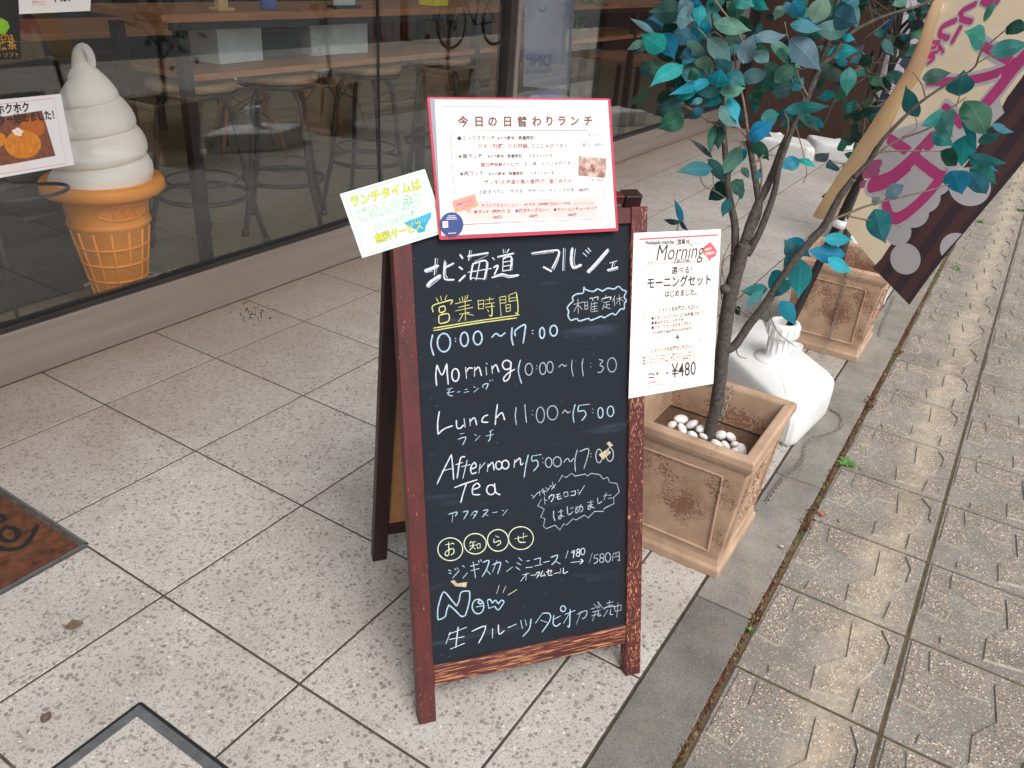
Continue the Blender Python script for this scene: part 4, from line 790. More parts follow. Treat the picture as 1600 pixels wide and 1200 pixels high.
t6(d_, '2. ドリンクをお選びください。', (246, 860), (520, 825), .024, 1.2); l6(d_, [(246, 866), (528, 828)], .0004)
t6(d_, '●コーヒー（アイス/ホット）　●アメリカーノ（ホット）', (192, 902), (540, 860), .024, 1.15); t6(d_, '●カフェラテ（アイス/ホット）　●ウーロン茶（アイス/ホット）', (192, 922), (540, 880), .024, 1.15); t6(d_, '●紅茶（ホット/アイス）　●オレンジジュース　●野菜ジュース', (192, 942), (538, 896), .024, 1.15)
sheet(pnk, SP, pxs(SP, [Q6(570, 862), Q6(588, 860), Q6(600, 780), Q6(560, 784)], om), om + .0001, om + .0003); l6(d_, [(572, 780), (562, 735)], .0006)
l6(d_, [(228, 1010), (240, 1002), (262, 1004), (266, 1014)], .0022); l6(d_, [(230, 1028), (262, 1026)], .0022)
t6(d_, '+', (278, 1020), (298, 1016), .024, 1.2); l6(d_, [(308, 985), (312, 1028), (326, 1026), (330, 982), (308, 985)], .0005); l6(d_, [(318, 985), (330, 972)], .0005); t6(d_, '=', (345, 1012), (362, 1010), .024, 1.2)
t6(d_, '¥480', (382, 1030), (545, 1008), .004, 1.5)
t6(r_, '北海道マルシェ', (228, 1070), (332, 1052), .012, 1.2); t6(r_, 'モーニングセット', (222, 1096), (335, 1078), .012, 1.2)
d_.build('printed_text', MT['ink'], ps); r_.build('printed_text', MT['coral'], ps); c_.build('printed_panel', MT['cream'], ps); pnk.build('printed_text', MT['cream'], ps)

# ================================================================== TERRACOTTA POTS
def pot_mesh(mb, bot=.27, top=.335, h=.345):
    def ring(s_, z, ch=.0): 
        a = s_ / 2; return mb.vs([(-a, -a, z), (a, -a, z), (a, a, z), (-a, a, z)])
    prof = [(bot + .012, 0), (bot + .014, .022), (bot + .002, .030), (bot - .004, .045), (bot + .004, .10), (bot + .022, .20), (bot + .038, .27), (top - .022, .305), (top - .006, .318), (top, .328), (top - .001, h), (top - .012, h + .003), (top - .05, h + .003), (top - .056, h - .004), (top - .075, .25)]
    ids = [ring(s_, z) for s_, z in prof]
    for a, b in zip(ids, ids[1:]):
        for i in range(4): j = (i + 1) % 4; mb.face((a + i, a + j, b + j, b + i))
    mb.face([ids[0] + i for i in (3, 2, 1, 0)])
def panel(mb, k, bot=.27):
    """raised rectangular moulding and a leaf spray on face k"""
    def P_(u, z, o):
        half = (bot + .004 + (z - .1) * .19) / 2 if z > .1 else (bot + .0) / 2
        q = V((u, -half - o, z)); a = k * PI / 2
        return V((q.x * math.cos(a) - q.y * math.sin(a), q.x * math.sin(a) + q.y * math.cos(a), z))
    x0, x1, z0, z1 = -.108, .108, .062, .285; b = .006
    def bar(p, q, r, s_):
        lo = [P_(u, z, -.004) for u, z in (p, q, r, s_)]; hi = [P_(u, z, .0045) for u, z in (p, q, r, s_)]; mb.prism(lo, hi)
    for (a, c) in (((x0, z0), (x1, z0 + b)), ((x0, z1 - b), (x1, z1)), ((x0, z0 + b), (x0 + b, z1 - b)), ((x1 - b, z0 + b), (x1, z1 - b))):
        bar((a[0], a[1]), (c[0], a[1]), (c[0], c[1]), (a[0], c[1]))
    if k in (0, 2):
        for i in range(26):
            u = R_.gauss(0, .032); z = R_.uniform(.095, .255); an = R_.uniform(.3, 1.2) * (1 if u > 0 else -1); l = R_.uniform(.012, .026); d = (math.sin(an), math.cos(an))
            lo = []; hi = []
            for a, c in ((0, 0), (.5, .3), (1, 0), (.5, -.3)):
                uu = u + (d[0] * a + d[1] * c) * l; zz = z + (d[1] * a - d[0] * c) * l; lo.append(P_(uu, zz, -.003)); hi.append(P_(uu, zz, .004))
            mb.prism(lo, hi)
def make_pot(loc, label, m, dirt_front):
    t = thing('terracotta_pot', loc, label, 'plant pot', 'square terracotta pots along the kerb')
    mb = MB(); pot_mesh(mb)
    for k in range(4): panel(mb, k)
    for i in range(len(mb.v)): mb.v[i] = tuple(V(mb.v[i]) + V(loc))
    ob = mb.build('pot_body', m, t)
    bv = ob.modifiers.new('bevel', 'BEVEL'); bv.width = .004; bv.segments = 2; bv.limit_method = 'ANGLE'; bv.angle_limit = .6
    mb = MB(); h = .135; mb.poly([V(loc) + V((a, b, .245)) for a, b in ((-h, -h), (h, -h), (h, h), (-h, h))])
    mb.build('soil', MT['soil'], t)
    return t
POT1 = V((.515, -1.612, 0)); POT2 = V((1.975, -1.622, 0))
pot1 = make_pot(POT1, 'nearest terracotta pot with flaking brown scale, white pebbles inside', MT['terra'], 1)
pot2 = make_pot(POT2, 'dark stained terracotta pot under the banner tip', MT['terra2'], 1)
pot3 = copy_tree(pot2, V((3.33, -1.60, 0)), .03, 'terracotta pot hidden behind the pink lettered banner, third along the kerb')
pot4 = copy_tree(pot2, V((4.75, -1.60, 0)), -.04, 'farthest terracotta pot along the kerb, fourth from the chalkboard')

# pebbles
PB = [(1050, 664), (1064, 655), (1066, 671), (1081, 663), (1095, 670), (1082, 680), (1099, 682), (1126, 680), (1142, 683), (1134, 697), (1151, 696), (1120, 695), (1158, 706), (1146, 708)]
first = None
for i, (x, y) in enumerate(PB):
    p = onz(x, y, .262 + R_.uniform(0, .008)); s_ = R_.uniform(.8, 1.25)
    if first is None:
        mb = MB(); mb.blob((0, 0, 0), (.0138, .011, .0084), 12, 8)
        first = mb.build('pebble', MT['pebble']); o = first
        tag(o, 'smooth white pebble lying inside the terracotta pot at the trunk foot', 'pebble', 'white pebbles in the nearest pot')
    else: o = first.copy(); COL.objects.link(o)
    o.location = p; o.scale = (s_ * R_.uniform(.9, 1.3), s_, s_); o.rotation_euler = (R_.uniform(-.7, .7), R_.uniform(-.9, .9), R_.uniform(0, 3))

# ================================================================== TREES
HV = V((RZ.x, RZ.y, 0)).normalized()
D0 = (V((.545, -1.615, 0)) - CAM).dot(HV)
def tp(px, py, d=0.):
    r = ray(px, py); return CAM + r * ((D0 + d) / r.dot(HV))
LEAFC = {'B': (34, 150, 170), 'T': (52, 122, 130), 'G': (34, 86, 72), 'S': (98, 140, 134), 'K': (58, 70, 68), 'P': (150, 188, 182)}
def leaf(mb, a, b, wid, col, tilt, curl):
    a, b = V(a), V(b); d = b - a; l = d.length; d.normalize(); view = ((a + b) / 2 - CAM).normalized()
    s = d.cross(view).normalized(); nn = s.cross(d).normalized()
    s2 = s * math.cos(tilt) + nn * math.sin(tilt); n2 = s2.cross(d).normalized(); wid = wid / max(.62, abs(math.cos(tilt)))
    pr = [(0, .05), (.05, .30), (.12, .60), (.22, .86), (.34, 1.), (.46, .99), (.58, .86), (.69, .66), (.79, .42), (.88, .2), (.95, .075), (1, .012)]
    base = tuple(lin(col)); pale = tuple(min(1, x * 1.4 + .06) for x in base); rows = []; bend = R_.uniform(-.13, .13)
    for t, k in pr:
        c0 = a + d * l * t + n2 * (-curl * l * (t * (1 - t)) * 1.6 + .02 * l * math.sin(t * 9 + tilt * 3)) + s2 * (bend * l * (t * t - t)); h = wid / 2 * k
        fold = .10 * h
        r_ = []
        for q, cc in ((-1, base), (-.06 / max(k, .1) * .6, base), (0, pale), (.06 / max(k, .1) * .6, base), (1, base)):
            qq = max(-1, min(1, q)); mb.cur = cc; r_.append(mb.vs([c0 + s2 * h * qq + n2 * (fold * abs(qq) + .09 * h * math.sin(t * 11 + qq * 2.3 + tilt * 5))]))
        rows.append(r_)
    for A, B in zip(rows, rows[1:]):
        for i in range(4): mb.face((A[i], A[i + 1], B[i + 1], B[i]), 0, True)
LV = """1063 16 1017 18 30 G|1095 5 1071 6 10 B|1094 8 1092 39 17 B|1101 34 1092 65 22 B|1038 76 1003 54 27 B|1037 54 1053 91 27 B|1007 65 980 78 10 S|1020 50 987 30 8 S|1065 104 1019 133 22 B|1036 106 1005 105 20 G|1103 124 1062 112 24 T|1110 127 1050 147 15 B|1125 143 1080 138 15 T|1087 143 1055 155 12 B|1120 135 1126 109 28 B|1133 147 1097 166 14 B|1087 98 1124 100 16 S|1108 62 1141 100 24 S|1075 65 1104 90 16 S|1055 50 1092 68 22 T|1085 37 1058 45 20 S|1067 162 1024 179 22 G|1067 179 1030 200 28 G|1097 155 1080 163 9 T|1140 153 1151 190 16 B|1127 167 1155 198 22 S|1127 144 1162 138 18 S|1137 115 1163 133 20 T|1118 36 1170 47 20 S|1161 97 1178 56 25 S|1152 28 1145 -5 22 G|1150 0 1177 10 18 T|1063 2 1083 20 22 S|1060 25 1083 32 25 S|1080 78 1062 90 14 T|1087 83 1067 103 18 T|1183 55 1228 54 15 S|1207 63 1249 105 16 S|1237 62 1279 107 31 S|1237 38 1282 46 15 T|1240 2 1255 26 18 B|1272 33 1292 -4 26 S|1305 22 1338 35 30 T|1325 43 1272 42 24 S|1212 127 1242 97 20 G|1160 123 1200 113 20 S|1208 145 1243 135 20 G|1238 140 1255 122 18 T|1177 142 1200 140 18 G|1228 173 1293 167 16 T|1222 196 1278 187 16 T|1190 185 1216 178 20 T|1293 110 1322 122 16 K|1328 107 1323 147 20 T|1297 83 1340 80 18 B|1318 57 1335 62 10 B|1190 37 1180 52 8 T|1172 216 1209 193 24 B|1177 221 1200 249 17 G|1116 197 1111 238 12 G|1124 200 1122 232 16 G|1112 246 1078 218 7 K|1110 264 1059 269 20 T|1108 250 1130 284 16 G|1156 231 1126 272 22 S|1165 234 1142 271 16 B|1160 262 1170 278 10 S|1146 300 1160 281 22 G|1136 288 1108 311 24 G|1140 311 1129 338 14 T|1155 309 1164 296 10 G|1184 280 1188 263 8 T|1066 348 1054 313 10 B|1062 347 1038 343 8 K|1063 347 1075 360 6 K|1248 250 1222 262 20 B|1248 250 1274 262 9 B|1231 376 1264 400 26 B|1240 398 1226 376 22 T|1318 398 1266 391 27 B|1289 374 1329 374 18 B|1296 404 1330 424 18 B|1250 407 1248 462 34 B|1238 402 1224 417 13 B|1220 424 1202 450 18 B|1238 440 1210 464 16 T|1198 452 1160 455 20 T|1190 456 1166 479 14 T|1221 472 1241 507 22 B|1150 480 1155 492 10 G|1537 66 1509 50 26 T|1573 43 1606 46 18 G|1549 80 1606 68 22 T|1538 33 1556 0 8 G|1443 123 1484 114 18 G|1499 148 1506 112 32 T|1433 181 1417 136 20 T|1478 176 1440 195 18 T|1509 160 1542 213 34 G|1475 177 1487 212 26 S|1458 210 1488 226 20 T|1552 195 1582 206 10 T|1504 182 1524 236 12 B|1508 214 1503 258 30 B|1516 250 1558 268 12 B|1514 243 1570 254 14 T|1488 268 1502 302 32 B|1516 270 1540 302 24 T|1478 258 1490 232 24 G|1518 262 1555 287 22 T|1530 222 1563 208 14 T|1384 306 1411 290 20 P|1368 329 1382 377 33 T|1372 318 1362 308 13 P|1108 20 1128 -8 20 T|1175 -5 1200 14 16 B|1222 10 1210 30 14 S|1260 8 1246 -12 18 G|1320 10 1340 -8 20 T|1150 70 1136 88 18 T|1182 80 1200 98 18 S|1196 100 1222 118 16 G|1142 110 1120 92 18 T|1092 110 1075 124 16 G|1170 150 1190 160 14 G|1098 170 1078 186 14 T|1214 85 1236 76 14 S"""
tree1 = thing('artificial_tree', V((.545, -1.615, .25)), 'nearest artificial tree, faded turquoise leaves over pebbles beside the chalkboard', 'tree', 'artificial trees in the terracotta pots')
mb = MB(); n_ = 0
for s_ in LV.split('|'):
    q = s_.split(); x0, y0, x1, y1, wd = map(float, q[:5]); n_ += 1
    d0 = R_.uniform(-.05, .05); d1 = d0 + R_.uniform(-.04, .03)
    if x0 > 1340: d0 -= .05; d1 -= .06
    c = LEAFC[q[5]]; c = tuple(max(8, x * R_.uniform(.9, 1.08) + R_.uniform(-6, 6)) for x in c)
    leaf(mb, tp(x0 - .05 * (x1 - x0), y0 - .05 * (y1 - y0), d0), tp(x1 + .08 * (x1 - x0), y1 + .08 * (y1 - y0), d1), wd * D0 / F_PX * 1.14, c, R_.uniform(-.6, .6), R_.uniform(-.2, .38))
    if x0 < 1345 and y0 < 215 and R_.random() < .8:        # a second leaf of the same spray, turned away behind it
        jx, jy = R_.uniform(-20, 20), R_.uniform(-18, 18); an = math.atan2(y1 - y0, x1 - x0) + R_.uniform(-1.3, 1.3); ll = math.hypot(x1 - x0, y1 - y0) * R_.uniform(.75, 1.05)
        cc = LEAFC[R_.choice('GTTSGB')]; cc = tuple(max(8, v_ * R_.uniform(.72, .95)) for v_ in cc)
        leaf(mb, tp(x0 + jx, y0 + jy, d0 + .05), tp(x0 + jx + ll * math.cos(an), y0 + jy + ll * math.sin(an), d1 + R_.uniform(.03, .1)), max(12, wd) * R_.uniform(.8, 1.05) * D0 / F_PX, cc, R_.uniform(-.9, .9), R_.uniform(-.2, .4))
# leaves that turn away behind the visible ones, to give the crown its depth
for i in range(55):
    x, y = R_.choice([(R_.uniform(1010, 1180), R_.uniform(-130, 110)), (R_.uniform(1150, 1340), R_.uniform(-140, 60)), (R_.uniform(1010, 1150), R_.uniform(20, 170))])
    an = R_.uniform(-.4, 3.5); l = R_.uniform(28, 46); d0 = R_.uniform(.06, .22)
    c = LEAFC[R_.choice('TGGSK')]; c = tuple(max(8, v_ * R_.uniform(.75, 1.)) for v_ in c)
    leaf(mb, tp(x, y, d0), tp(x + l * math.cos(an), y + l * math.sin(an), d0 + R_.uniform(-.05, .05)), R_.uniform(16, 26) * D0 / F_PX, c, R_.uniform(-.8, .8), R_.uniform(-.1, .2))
mb.build('leaves', MT['leaf'], tree1)
def limb(mb, L, mi=0, d=0., n=9, bump=.07):
    pts = []; rad = []
    k = len(L)
    for i, (x, y, r) in enumerate(L): pts.append((x, y)); rad.append(r)
    P2 = catmull([(p[0], p[1]) for p in pts], 5); R3 = []
    for i in range(len(P2)):
        t = i / 5; a = int(min(t, k - 1)); b = min(a + 1, k - 1); R3.append((rad[a] * (1 - (t - a)) + rad[b] * (t - a)) * D0 / F_PX * (.88 if rad[0] < 9.5 else 1.))
    dd = d if hasattr(d, '__len__') else (0, d)
    P3 = [tp(p[0], p[1], dd[0] + (dd[1] - dd[0]) * i / len(P2)) for i, p in enumerate(P2)]
    mb.tube(P3, R3, n, mi, bump=bump)
mb = MB()
limb(mb, [(1105, 700, 10), (1112, 660, 10.5), (1118, 640, 11), (1125, 590, 11.5), (1131, 530, 12), (1138, 480, 12), (1146, 440, 12), (1155, 410, 11), (1163, 380, 10)], n=14)
limb(mb, [(1128, 548, 9), (1148, 540, 8.5), (1170, 508, 8), (1192, 480, 7.5), (1216, 444, 7.5), (1240, 408, 7.5), (1264, 380, 7), (1284, 358, 6.5), (1292, 346, 6.5), (1312, 308, 6), (1334, 278, 5.5)], 0, (0, -.04), 10)
mb.blob(tp(1133, 452, -.01), (.012, .012, .012), 8, 6, jit=.1)
mb.build('trunk', MT['bark'], tree1)
mb = MB()
limb(mb, [(1157, 405, 9), (1163, 380, 9), (1172, 350, 8), (1184, 320, 7.5), (1206, 275, 7), (1224, 228, 6.5), (1240, 195, 6), (1262, 150, 5.5), (1282, 100, 5), (1295, 60, 4.5), (1305, 20, 4), (1316, -40, 4)], 0, (0, .02), 10)
limb(mb, [(1142, 458, 8), (1148, 400, 8), (1148, 350, 7), (1140, 310, 6.5), (1135, 260, 6), (1132, 220, 5), (1130, 170, 4.5), (1126, 120, 3.5), (1118, 60, 2.6), (1108, -10, 2)], 0, (.01, .06), 10)
limb(mb, [(1166, 376, 8), (1182, 340, 6.8), (1186, 320, 6.4), (1182, 290, 6), (1175, 250, 5.5), (1170, 218, 5)], 0, (0, .02), 10)
limb(mb, [(1168, 398, 7), (1188, 360, 6.5), (1205, 316, 6), (1212, 290, 5.4), (1218, 258, 5), (1234, 212, 4.5), (1250, 172, 4)], 0, (0, -.03), 10)
limb(mb, [(1278, 105, 4), (1300, 88, 3.6), (1330, 52, 3), (1380, 26, 2.6), (1440, 8, 2.2), (1480, -14, 2)], 0, (0, -.02), 8)
limb(mb, [(1334, 278, 5), (1360, 250, 4), (1380, 218, 3.4), (1416, 180, 2.8), (1446, 154, 2.2), (1488, 126, 1.8), (1522, 106, 1.5), (1534, 80, 1.2), (1572, 46, 1)], 0, (-.04, -.09), 7)
mb.build('branch', MT['bark'], tree1)
mb = MB()
for L in ([(1334, 280, 2.4), (1372, 240, 2), (1406, 218, 1.8), (1456, 198, 1.6), (1488, 168, 1.3), (1510, 152, 1)], [(1340, 270, 2), (1372, 240, 1.8), (1406, 236, 1.5), (1440, 236, 1.3), (1480, 236, 1)], [(1294, 346, 2.8), (1324, 334, 2.2), (1354, 322, 2), (1400, 310, 1.7), (1450, 298, 1.4), (1482, 288, 1)], [(1320, 336, 2), (1360, 345, 1.6), (1408, 354, 1.1)], [(1446, 154, 1.2), (1440, 132, 1), (1426, 112, .8)], [(1522, 106, 1.3), (1530, 90, 1.1), (1536, 68, .9)], [(1528, 98, 1), (1556, 82, .8)], [(1494, 166, 1), (1500, 148, .9)], [(1430, 182, .9), (1432, 200, .9), (1410, 214, 1)], [(1438, 236, 1), (1452, 214, .9), (1466, 200, .8)],
          [(1170, 218, 3), (1165, 180, 2.4), (1160, 150, 2), (1150, 110, 1.8), (1146, 70, 1.4)], [(1132, 226, 2.4), (1124, 200, 2.2), (1105, 188, 1.8), (1082, 172, 1.4), (1066, 164, 1)], [(1168, 216, 2.2), (1150, 198, 1.8), (1126, 192, 1.6), (1104, 190, 1.3)], [(1175, 260, 1.8), (1190, 245, 1.5), (1214, 228, 1.2), (1232, 216, 1)], [(1128, 120, 2), (1112, 90, 1.6), (1104, 60, 1.2), (1086, 40, 1)], [(1172, 90, 1.8), (1150, 44, 1.7), (1130, 18, 1.8), (1114, -4, 1.5)], [(1160, 140, 1.4), (1140, 126, 1.2), (1120, 128, 1)], [(1130, 110, 1.3), (1116, 112, 1), (1096, 124, .8)], [(1130, 60, 1.2), (1116, 50, 1), (1100, 62, .8)], [(1184, 330, 2), (1190, 262, 1.5), (1172, 220, 1.6)],
          [(1146, 330, 1.1), (1154, 312, .9), (1162, 296, .7)], [(1142, 316, 1.1), (1120, 300, 1), (1100, 290, 1), (1094, 272, .9), (1102, 262, .8)], [(1116, 298, 1), (1112, 262, .8), (1104, 248, .7)], [(1250, 172, 1.4), (1256, 150, 1.2), (1240, 130, 1), (1232, 108, .8)], [(1262, 150, 1.5), (1248, 120, 1.3), (1232, 62, 1), (1226, 34, .9)], [(1282, 104, 1.3), (1300, 88, 1), (1306, 84, .9)], [(1224, 230, 1.3), (1232, 196, 1.1), (1226, 176, .9)], [(1244, 198, 1), (1260, 262, .7), (1255, 286, .7)],
          [(1200, 486, 1.6), (1196, 480, 1.3), (1180, 500, 1), (1168, 506, .8)], [(1200, 480, 1.2), (1212, 466, 1), (1234, 456, .8)], [(1202, 482, 1.2), (1206, 500, 1), (1218, 522, .9), (1244, 542, .7)], [(1150, 545, 1.4), (1154, 556, 1.2), (1166, 560, .8)], [(1142, 470, 1.2), (1128, 420, 1), (1136, 390, .9), (1146, 374, .8)], [(1140, 475, 1), (1160, 488, .9), (1172, 498, .8)], [(1146, 395, .9), (1130, 410, .8), (1126, 450, .8), (1130, 476, .8)], [(1062, 346, .9), (1058, 358, .9), (1056, 368, .9)]):
    limb(mb, L, 0, (-.03 if L[0][0] > 1290 else 0, -.06 if L[0][0] > 1290 else 0.02), 6, .1)
mb.build('twig', MT['twig'], tree1)

# second kind: a fuller tree for the pots farther along, copied
def tree_full(root, at, seed):
    rr = random.Random(seed); at = V(at); mt, ml, mw = MB(), MB(), MB()
    mt.tube([at, at + V((.01, 0, .2)), at + V((.0, .02, .45)), at + V((.03, .0, .7)), at + V((.02, .03, 1.0)), at + V((.05, .02, 1.35))], [.017, .016, .014, .012, .009, .005], 10, bump=.07)
    for i in range(13):
        z = rr.uniform(.3, 1.2); a = rr.uniform(0, 6.28); l = rr.uniform(.22, .45) * (1.2 - .3 * z); p = at + V((.02, .015, z)); d = V((math.cos(a), math.sin(a), rr.uniform(.5, 1.5))).normalized()
        q = [p, p + d * l * .4, p + d * l * .75 + V((0, 0, .03)), p + d * l + V((0, 0, .02))]
        mt.tube(q, [.006, .0045, .003, .0018], 7, bump=.08)
        for j in range(17):
            t = rr.uniform(.3, 1.05); e = p + d * l * t + V((rr.gauss(0, .05), rr.gauss(0, .05), rr.gauss(0, .05))); dr = V((rr.uniform(-1, 1), rr.uniform(-1, 1), rr.uniform(-.9, .5))).normalized()
            b = e + dr * rr.uniform(.05, .075); mw.tube([p + d * l * min(t, 1), e], [.0015, .001], 5)
            c = LEAFC[rr.choice('GGTTBSK')]; c = tuple(v_ * rr.uniform(.75, 1.05) for v_ in c); leaf(ml, e, b, rr.uniform(.028, .04), c, rr.uniform(-.9, .9), rr.uniform(-.1, .2))
    mt.build('trunk', MT['bark'], root); mw.build('twig', MT['twig'], root); ml.build('leaves', MT['leaf'], root)
tree2 = thing('artificial_tree', POT2 + V((.0, .03, .245)), 'bushier artificial tree half hidden behind the banner pole', 'tree', 'artificial trees in the terracotta pots')
tree_full(tree2, POT2 + V((.0, .03, .245)), 5)
copy_tree(tree2, V((3.33, -1.58, .245)), 2.1, 'artificial tree in the pot hidden behind the banner cloth, third along the kerb')
copy_tree(tree2, V((4.75, -1.58, .245)), 4.0, 'farthest artificial tree, fourth along the kerb beyond the banner')
# ================================================================== BANNER
BA = V((1.40, -1.56, .13)); BB = V((1.396, -1.754, 1.18)); BU = (BB - BA).normalized()
ph = math.radians(-140); q0 = V((math.cos(ph), math.sin(ph), 0)); BQ = (q0 - BU * q0.dot(BU)).normalized()
BN = Plane(BA, BQ, BU)
if BN.n.dot(CAM - BA) < 0: BN.n = -BN.n
ban = thing('banner', BA, 'cream and dark brown banner with magenta letters on a leaning black pole', 'banner')
mb = MB(); mb.tube([BA - BU * .03, BA + BU * .6, BA + BU * 1.35, BA + BU * 1.8], [.0125, .0125, .0115, .011], 12); mb.build('pole', MT['blackm'], ban)
C7 = lambda x, y: (1240 + x / 2.5, y / 2.5)
C5 = lambda x, y: (1360 + x / 5, y / 5)
ob_ = .012
def bp(L, f=C7, off=ob_): return [BN.uv(*f(*p), off) for p in L]
# outline of the cloth in its own plane (follows the traced edges, continued above the frame)
tip = bp([(450, 1190)])[0]; bl = bp([(190, 884)])[0]; rt = bp([(900, 612)])[0]; lt = bp([(560, 30)])[0]
dr = (rt[0] - tip[0], rt[1] - tip[1]); k = 1.9
rtop = (tip[0] + dr[0] * k, tip[1] + dr[1] * k)
ltop = (lt[0] + (lt[0] - bl[0]) * .55, lt[1] + (lt[1] - bl[1]) * .55)
def wav(u, v): return .006 * math.sin(v * 9 + u * 5) + .003 * math.sin(u * 14 - v * 4)
def layer(mb, uvs, off, mi=0, thick=.0006, step=.05):
    """a thin print following the cloth: triangulated fan cut into small pieces"""
    import bmesh
    bm = bmesh.new(); vs = [bm.verts.new((u, v, 0)) for u, v in uvs]
    try: bm.faces.new(vs)
    except Exception: bm.free(); return
    bmesh.ops.triangulate(bm, faces=bm.faces[:])
    for _ in range(6):
        ed = [e for e in bm.edges if e.calc_length() > step]
        if not ed: break
        bmesh.ops.subdivide_edges(bm, edges=ed, cuts=1); bmesh.ops.triangulate(bm, faces=[f for f in bm.faces if len(f.verts) > 3])
    bm.verts.index_update(); i0 = mb.vs([BN.pt(v.co.x, v.co.y, off + wav(v.co.x, v.co.y)) for v in bm.verts])
    for f in bm.faces: mb.face([i0 + v.index for v in f.verts], mi, True)
    bm.free()
cloth = [bl, tip, rt, rtop, ltop, lt]
mb = MB(); layer(mb, cloth, ob_); cl_ob = mb.build('cloth', MT['cloth'], ban)

def disc(cx, cy, r, f=C7, n=26): return [(cx + r * math.cos(2 * PI * i / n), cy + r * math.sin(2 * PI * i / n)) for i in range(n)]
def strokeoutline(L, w_, smooth=True, n=6):
    """thick rounded stroke as a strip of quads, in crop pixels"""
    P_ = catmull(L) if smooth else L; return P_, w_
def thick(mb, L, w_, off, f=C7, smooth=True):
    P_ = [BN.uv(*f(*p), ob_) for p in (catmull(L, 6) if smooth else L)]
    sc = (V(BN.pt(*BN.uv(*f(*L[0]), ob_))) - V(BN.pt(*BN.uv(*f(L[0][0] + 10, L[0][1]), ob_)))).length / 10
    r = w_ * sc / 2; i0 = None; k = len(P_)
    for i, p in enumerate(P_):
        a = P_[max(i - 1, 0)]; b = P_[min(i + 1, k - 1)]; dx, dy = b[0] - a[0], b[1] - a[1]; l = math.hypot(dx, dy) or 1e-9
        nx, ny = -dy / l * r, dx / l * r
        row = mb.vs([BN.pt(p[0] + nx, p[1] + ny, off + wav(*p)), BN.pt(p[0] - nx, p[1] - ny, off + wav(*p) + .00003)])
        if i0 is not None: mb.face((i0, i0 + 1, row + 1, row), 0, True)
        i0 = row
    for e, o_ in ((0, 1), (-1, -2)):
        p = P_[e]; q = P_[o_]; an = math.atan2(p[1] - q[1], p[0] - q[0])
        pts = [BN.pt(p[0] + r * math.cos(an + t), p[1] + r * math.sin(an + t), off + wav(*p) + .00001) for t in [(-PI / 2) + PI * i / 8 for i in range(9)]]
        mb.poly(pts)
wh, br, mg, ml = MB(), MB(), MB(), MB()
# dark striped lower right part
brown = [(308, 1045), (345, 1010), (380, 962), (430, 920), (500, 860), (560, 790), (640, 700), (700, 610), (760, 510), (800, 440), (830, 380), (890, 300), (960, 180), (1060, 20), (1150, -120), (1300, -120), (1180, 262), (900, 613), (450, 1191)]
layer(br, bp(brown), ob_ + .0006)
ed = V((dr[0], dr[1], 0)).normalized(); pe = V((-ed.y, ed.x, 0))
m, t, b = mk('brown_striped_banner_print')
at = N(t, 'ShaderNodeAttribute', attribute_name='col'); sp_ = N(t, 'ShaderNodeSeparateColor'); t.links.new(at.outputs['Color'], sp_.inputs[0])
sw = math_(t, 'FRACT', math_(t, 'MULTIPLY', sp_.outputs[0], 7.2)); sw = ramp_(t, math_(t, 'ABSOLUTE', math_(t, 'SUBTRACT', sw, .5)), .22, .28)
t.links.new(mix_(t, sw, lin((110, 78, 78)), lin((84, 68, 78))), b.inputs['Base Color']); b.inputs['Roughness'].default_value = .8
for i, v in enumerate(br.v):
    p = V(v) - BN.o; u_, v_ = p.dot(BN.ux), p.dot(BN.uy); s_ = abs((u_ - tip[0]) * pe.x + (v_ - tip[1]) * pe.y); br.c[i] = (s_ * 2.0, 0, 0)
br.build('striped_print', m, cl_ob)
for cx, cy, r in ((442, 1012, 61), (692, 730, 76), (640, 972, 62), (415, 905, 56), (480, 830, 62), (520, 770, 66), (560, 700, 70), (770, 440, 34), (430, 760, 60), (1010, 420, 55), (870, 560, 50)):
    P_ = disc(cx, cy, r)
    if cx == 640: P_ = [(x, y) for x, y in P_ if (x - 450) * 580 + (y - 1190) * 450 < 0]
    if cx in (1010, 870): continue
    layer(wh, bp(P_), ob_ + .0011 + .00004 * (cx % 7))
blob1 = [(300, 690), (330, 560), (420, 500), (500, 480), (560, 440), (640, 450), (720, 400), (800, 380), (820, 440), (760, 500), (640, 680), (560, 800), (440, 910), (380, 900), (350, 840), (330, 760)]
layer(wh, bp(blob1), ob_ + .0009)
S5 = [([(800, 30), (720, 75), (690, 110), (705, 145), (770, 165)], 30), ([(655, 160), (570, 205), (545, 255), (555, 285), (600, 295)], 30), ([(690, 215), (660, 270), (635, 320)], 30),
      ([(480, 330), (540, 330)], 18), ([(470, 345), (440, 400), (405, 450)], 18), ([(520, 340), (545, 370), (565, 405)], 18), ([(455, 385), (510, 370)], 16), ([(460, 420), (525, 405), (540, 380)], 16), ([(440, 440), (500, 455), (460, 495)], 18), ([(500, 420), (490, 470)], 16),
      ([(345, 600), (365, 555), (385, 505)], 18), ([(385, 510), (430, 495)], 18), ([(365, 550), (410, 535)], 18), ([(330, 632), (345, 600)], 14),
      ([(855, 10), (895, 30), (940, 50)], 26), ([(900, 60), (960, 20)], 26), ([(880, -40), (960, 20), (1000, -60)], 26),
      ([(820, 320), (920, 385), (1020, 440), (1130, 500)], 46), ([(1250, 430), (1110, 520), (900, 595), (700, 632), (462, 638)], 56), ([(1200, 440), (1100, 555), (1000, 690), (900, 810)], 88), ([(585, 840), (650, 900), (720, 975)], 44)]
S7 = [([(382, 546), (450, 590), (520, 645), (588, 695)], 24), ([(545, 550), (500, 600), (450, 650), (380, 700), (305, 722)], 46), ([(588, 695), (560, 735), (510, 790), (450, 838), (405, 856), (378, 842), (366, 795)], 36)]
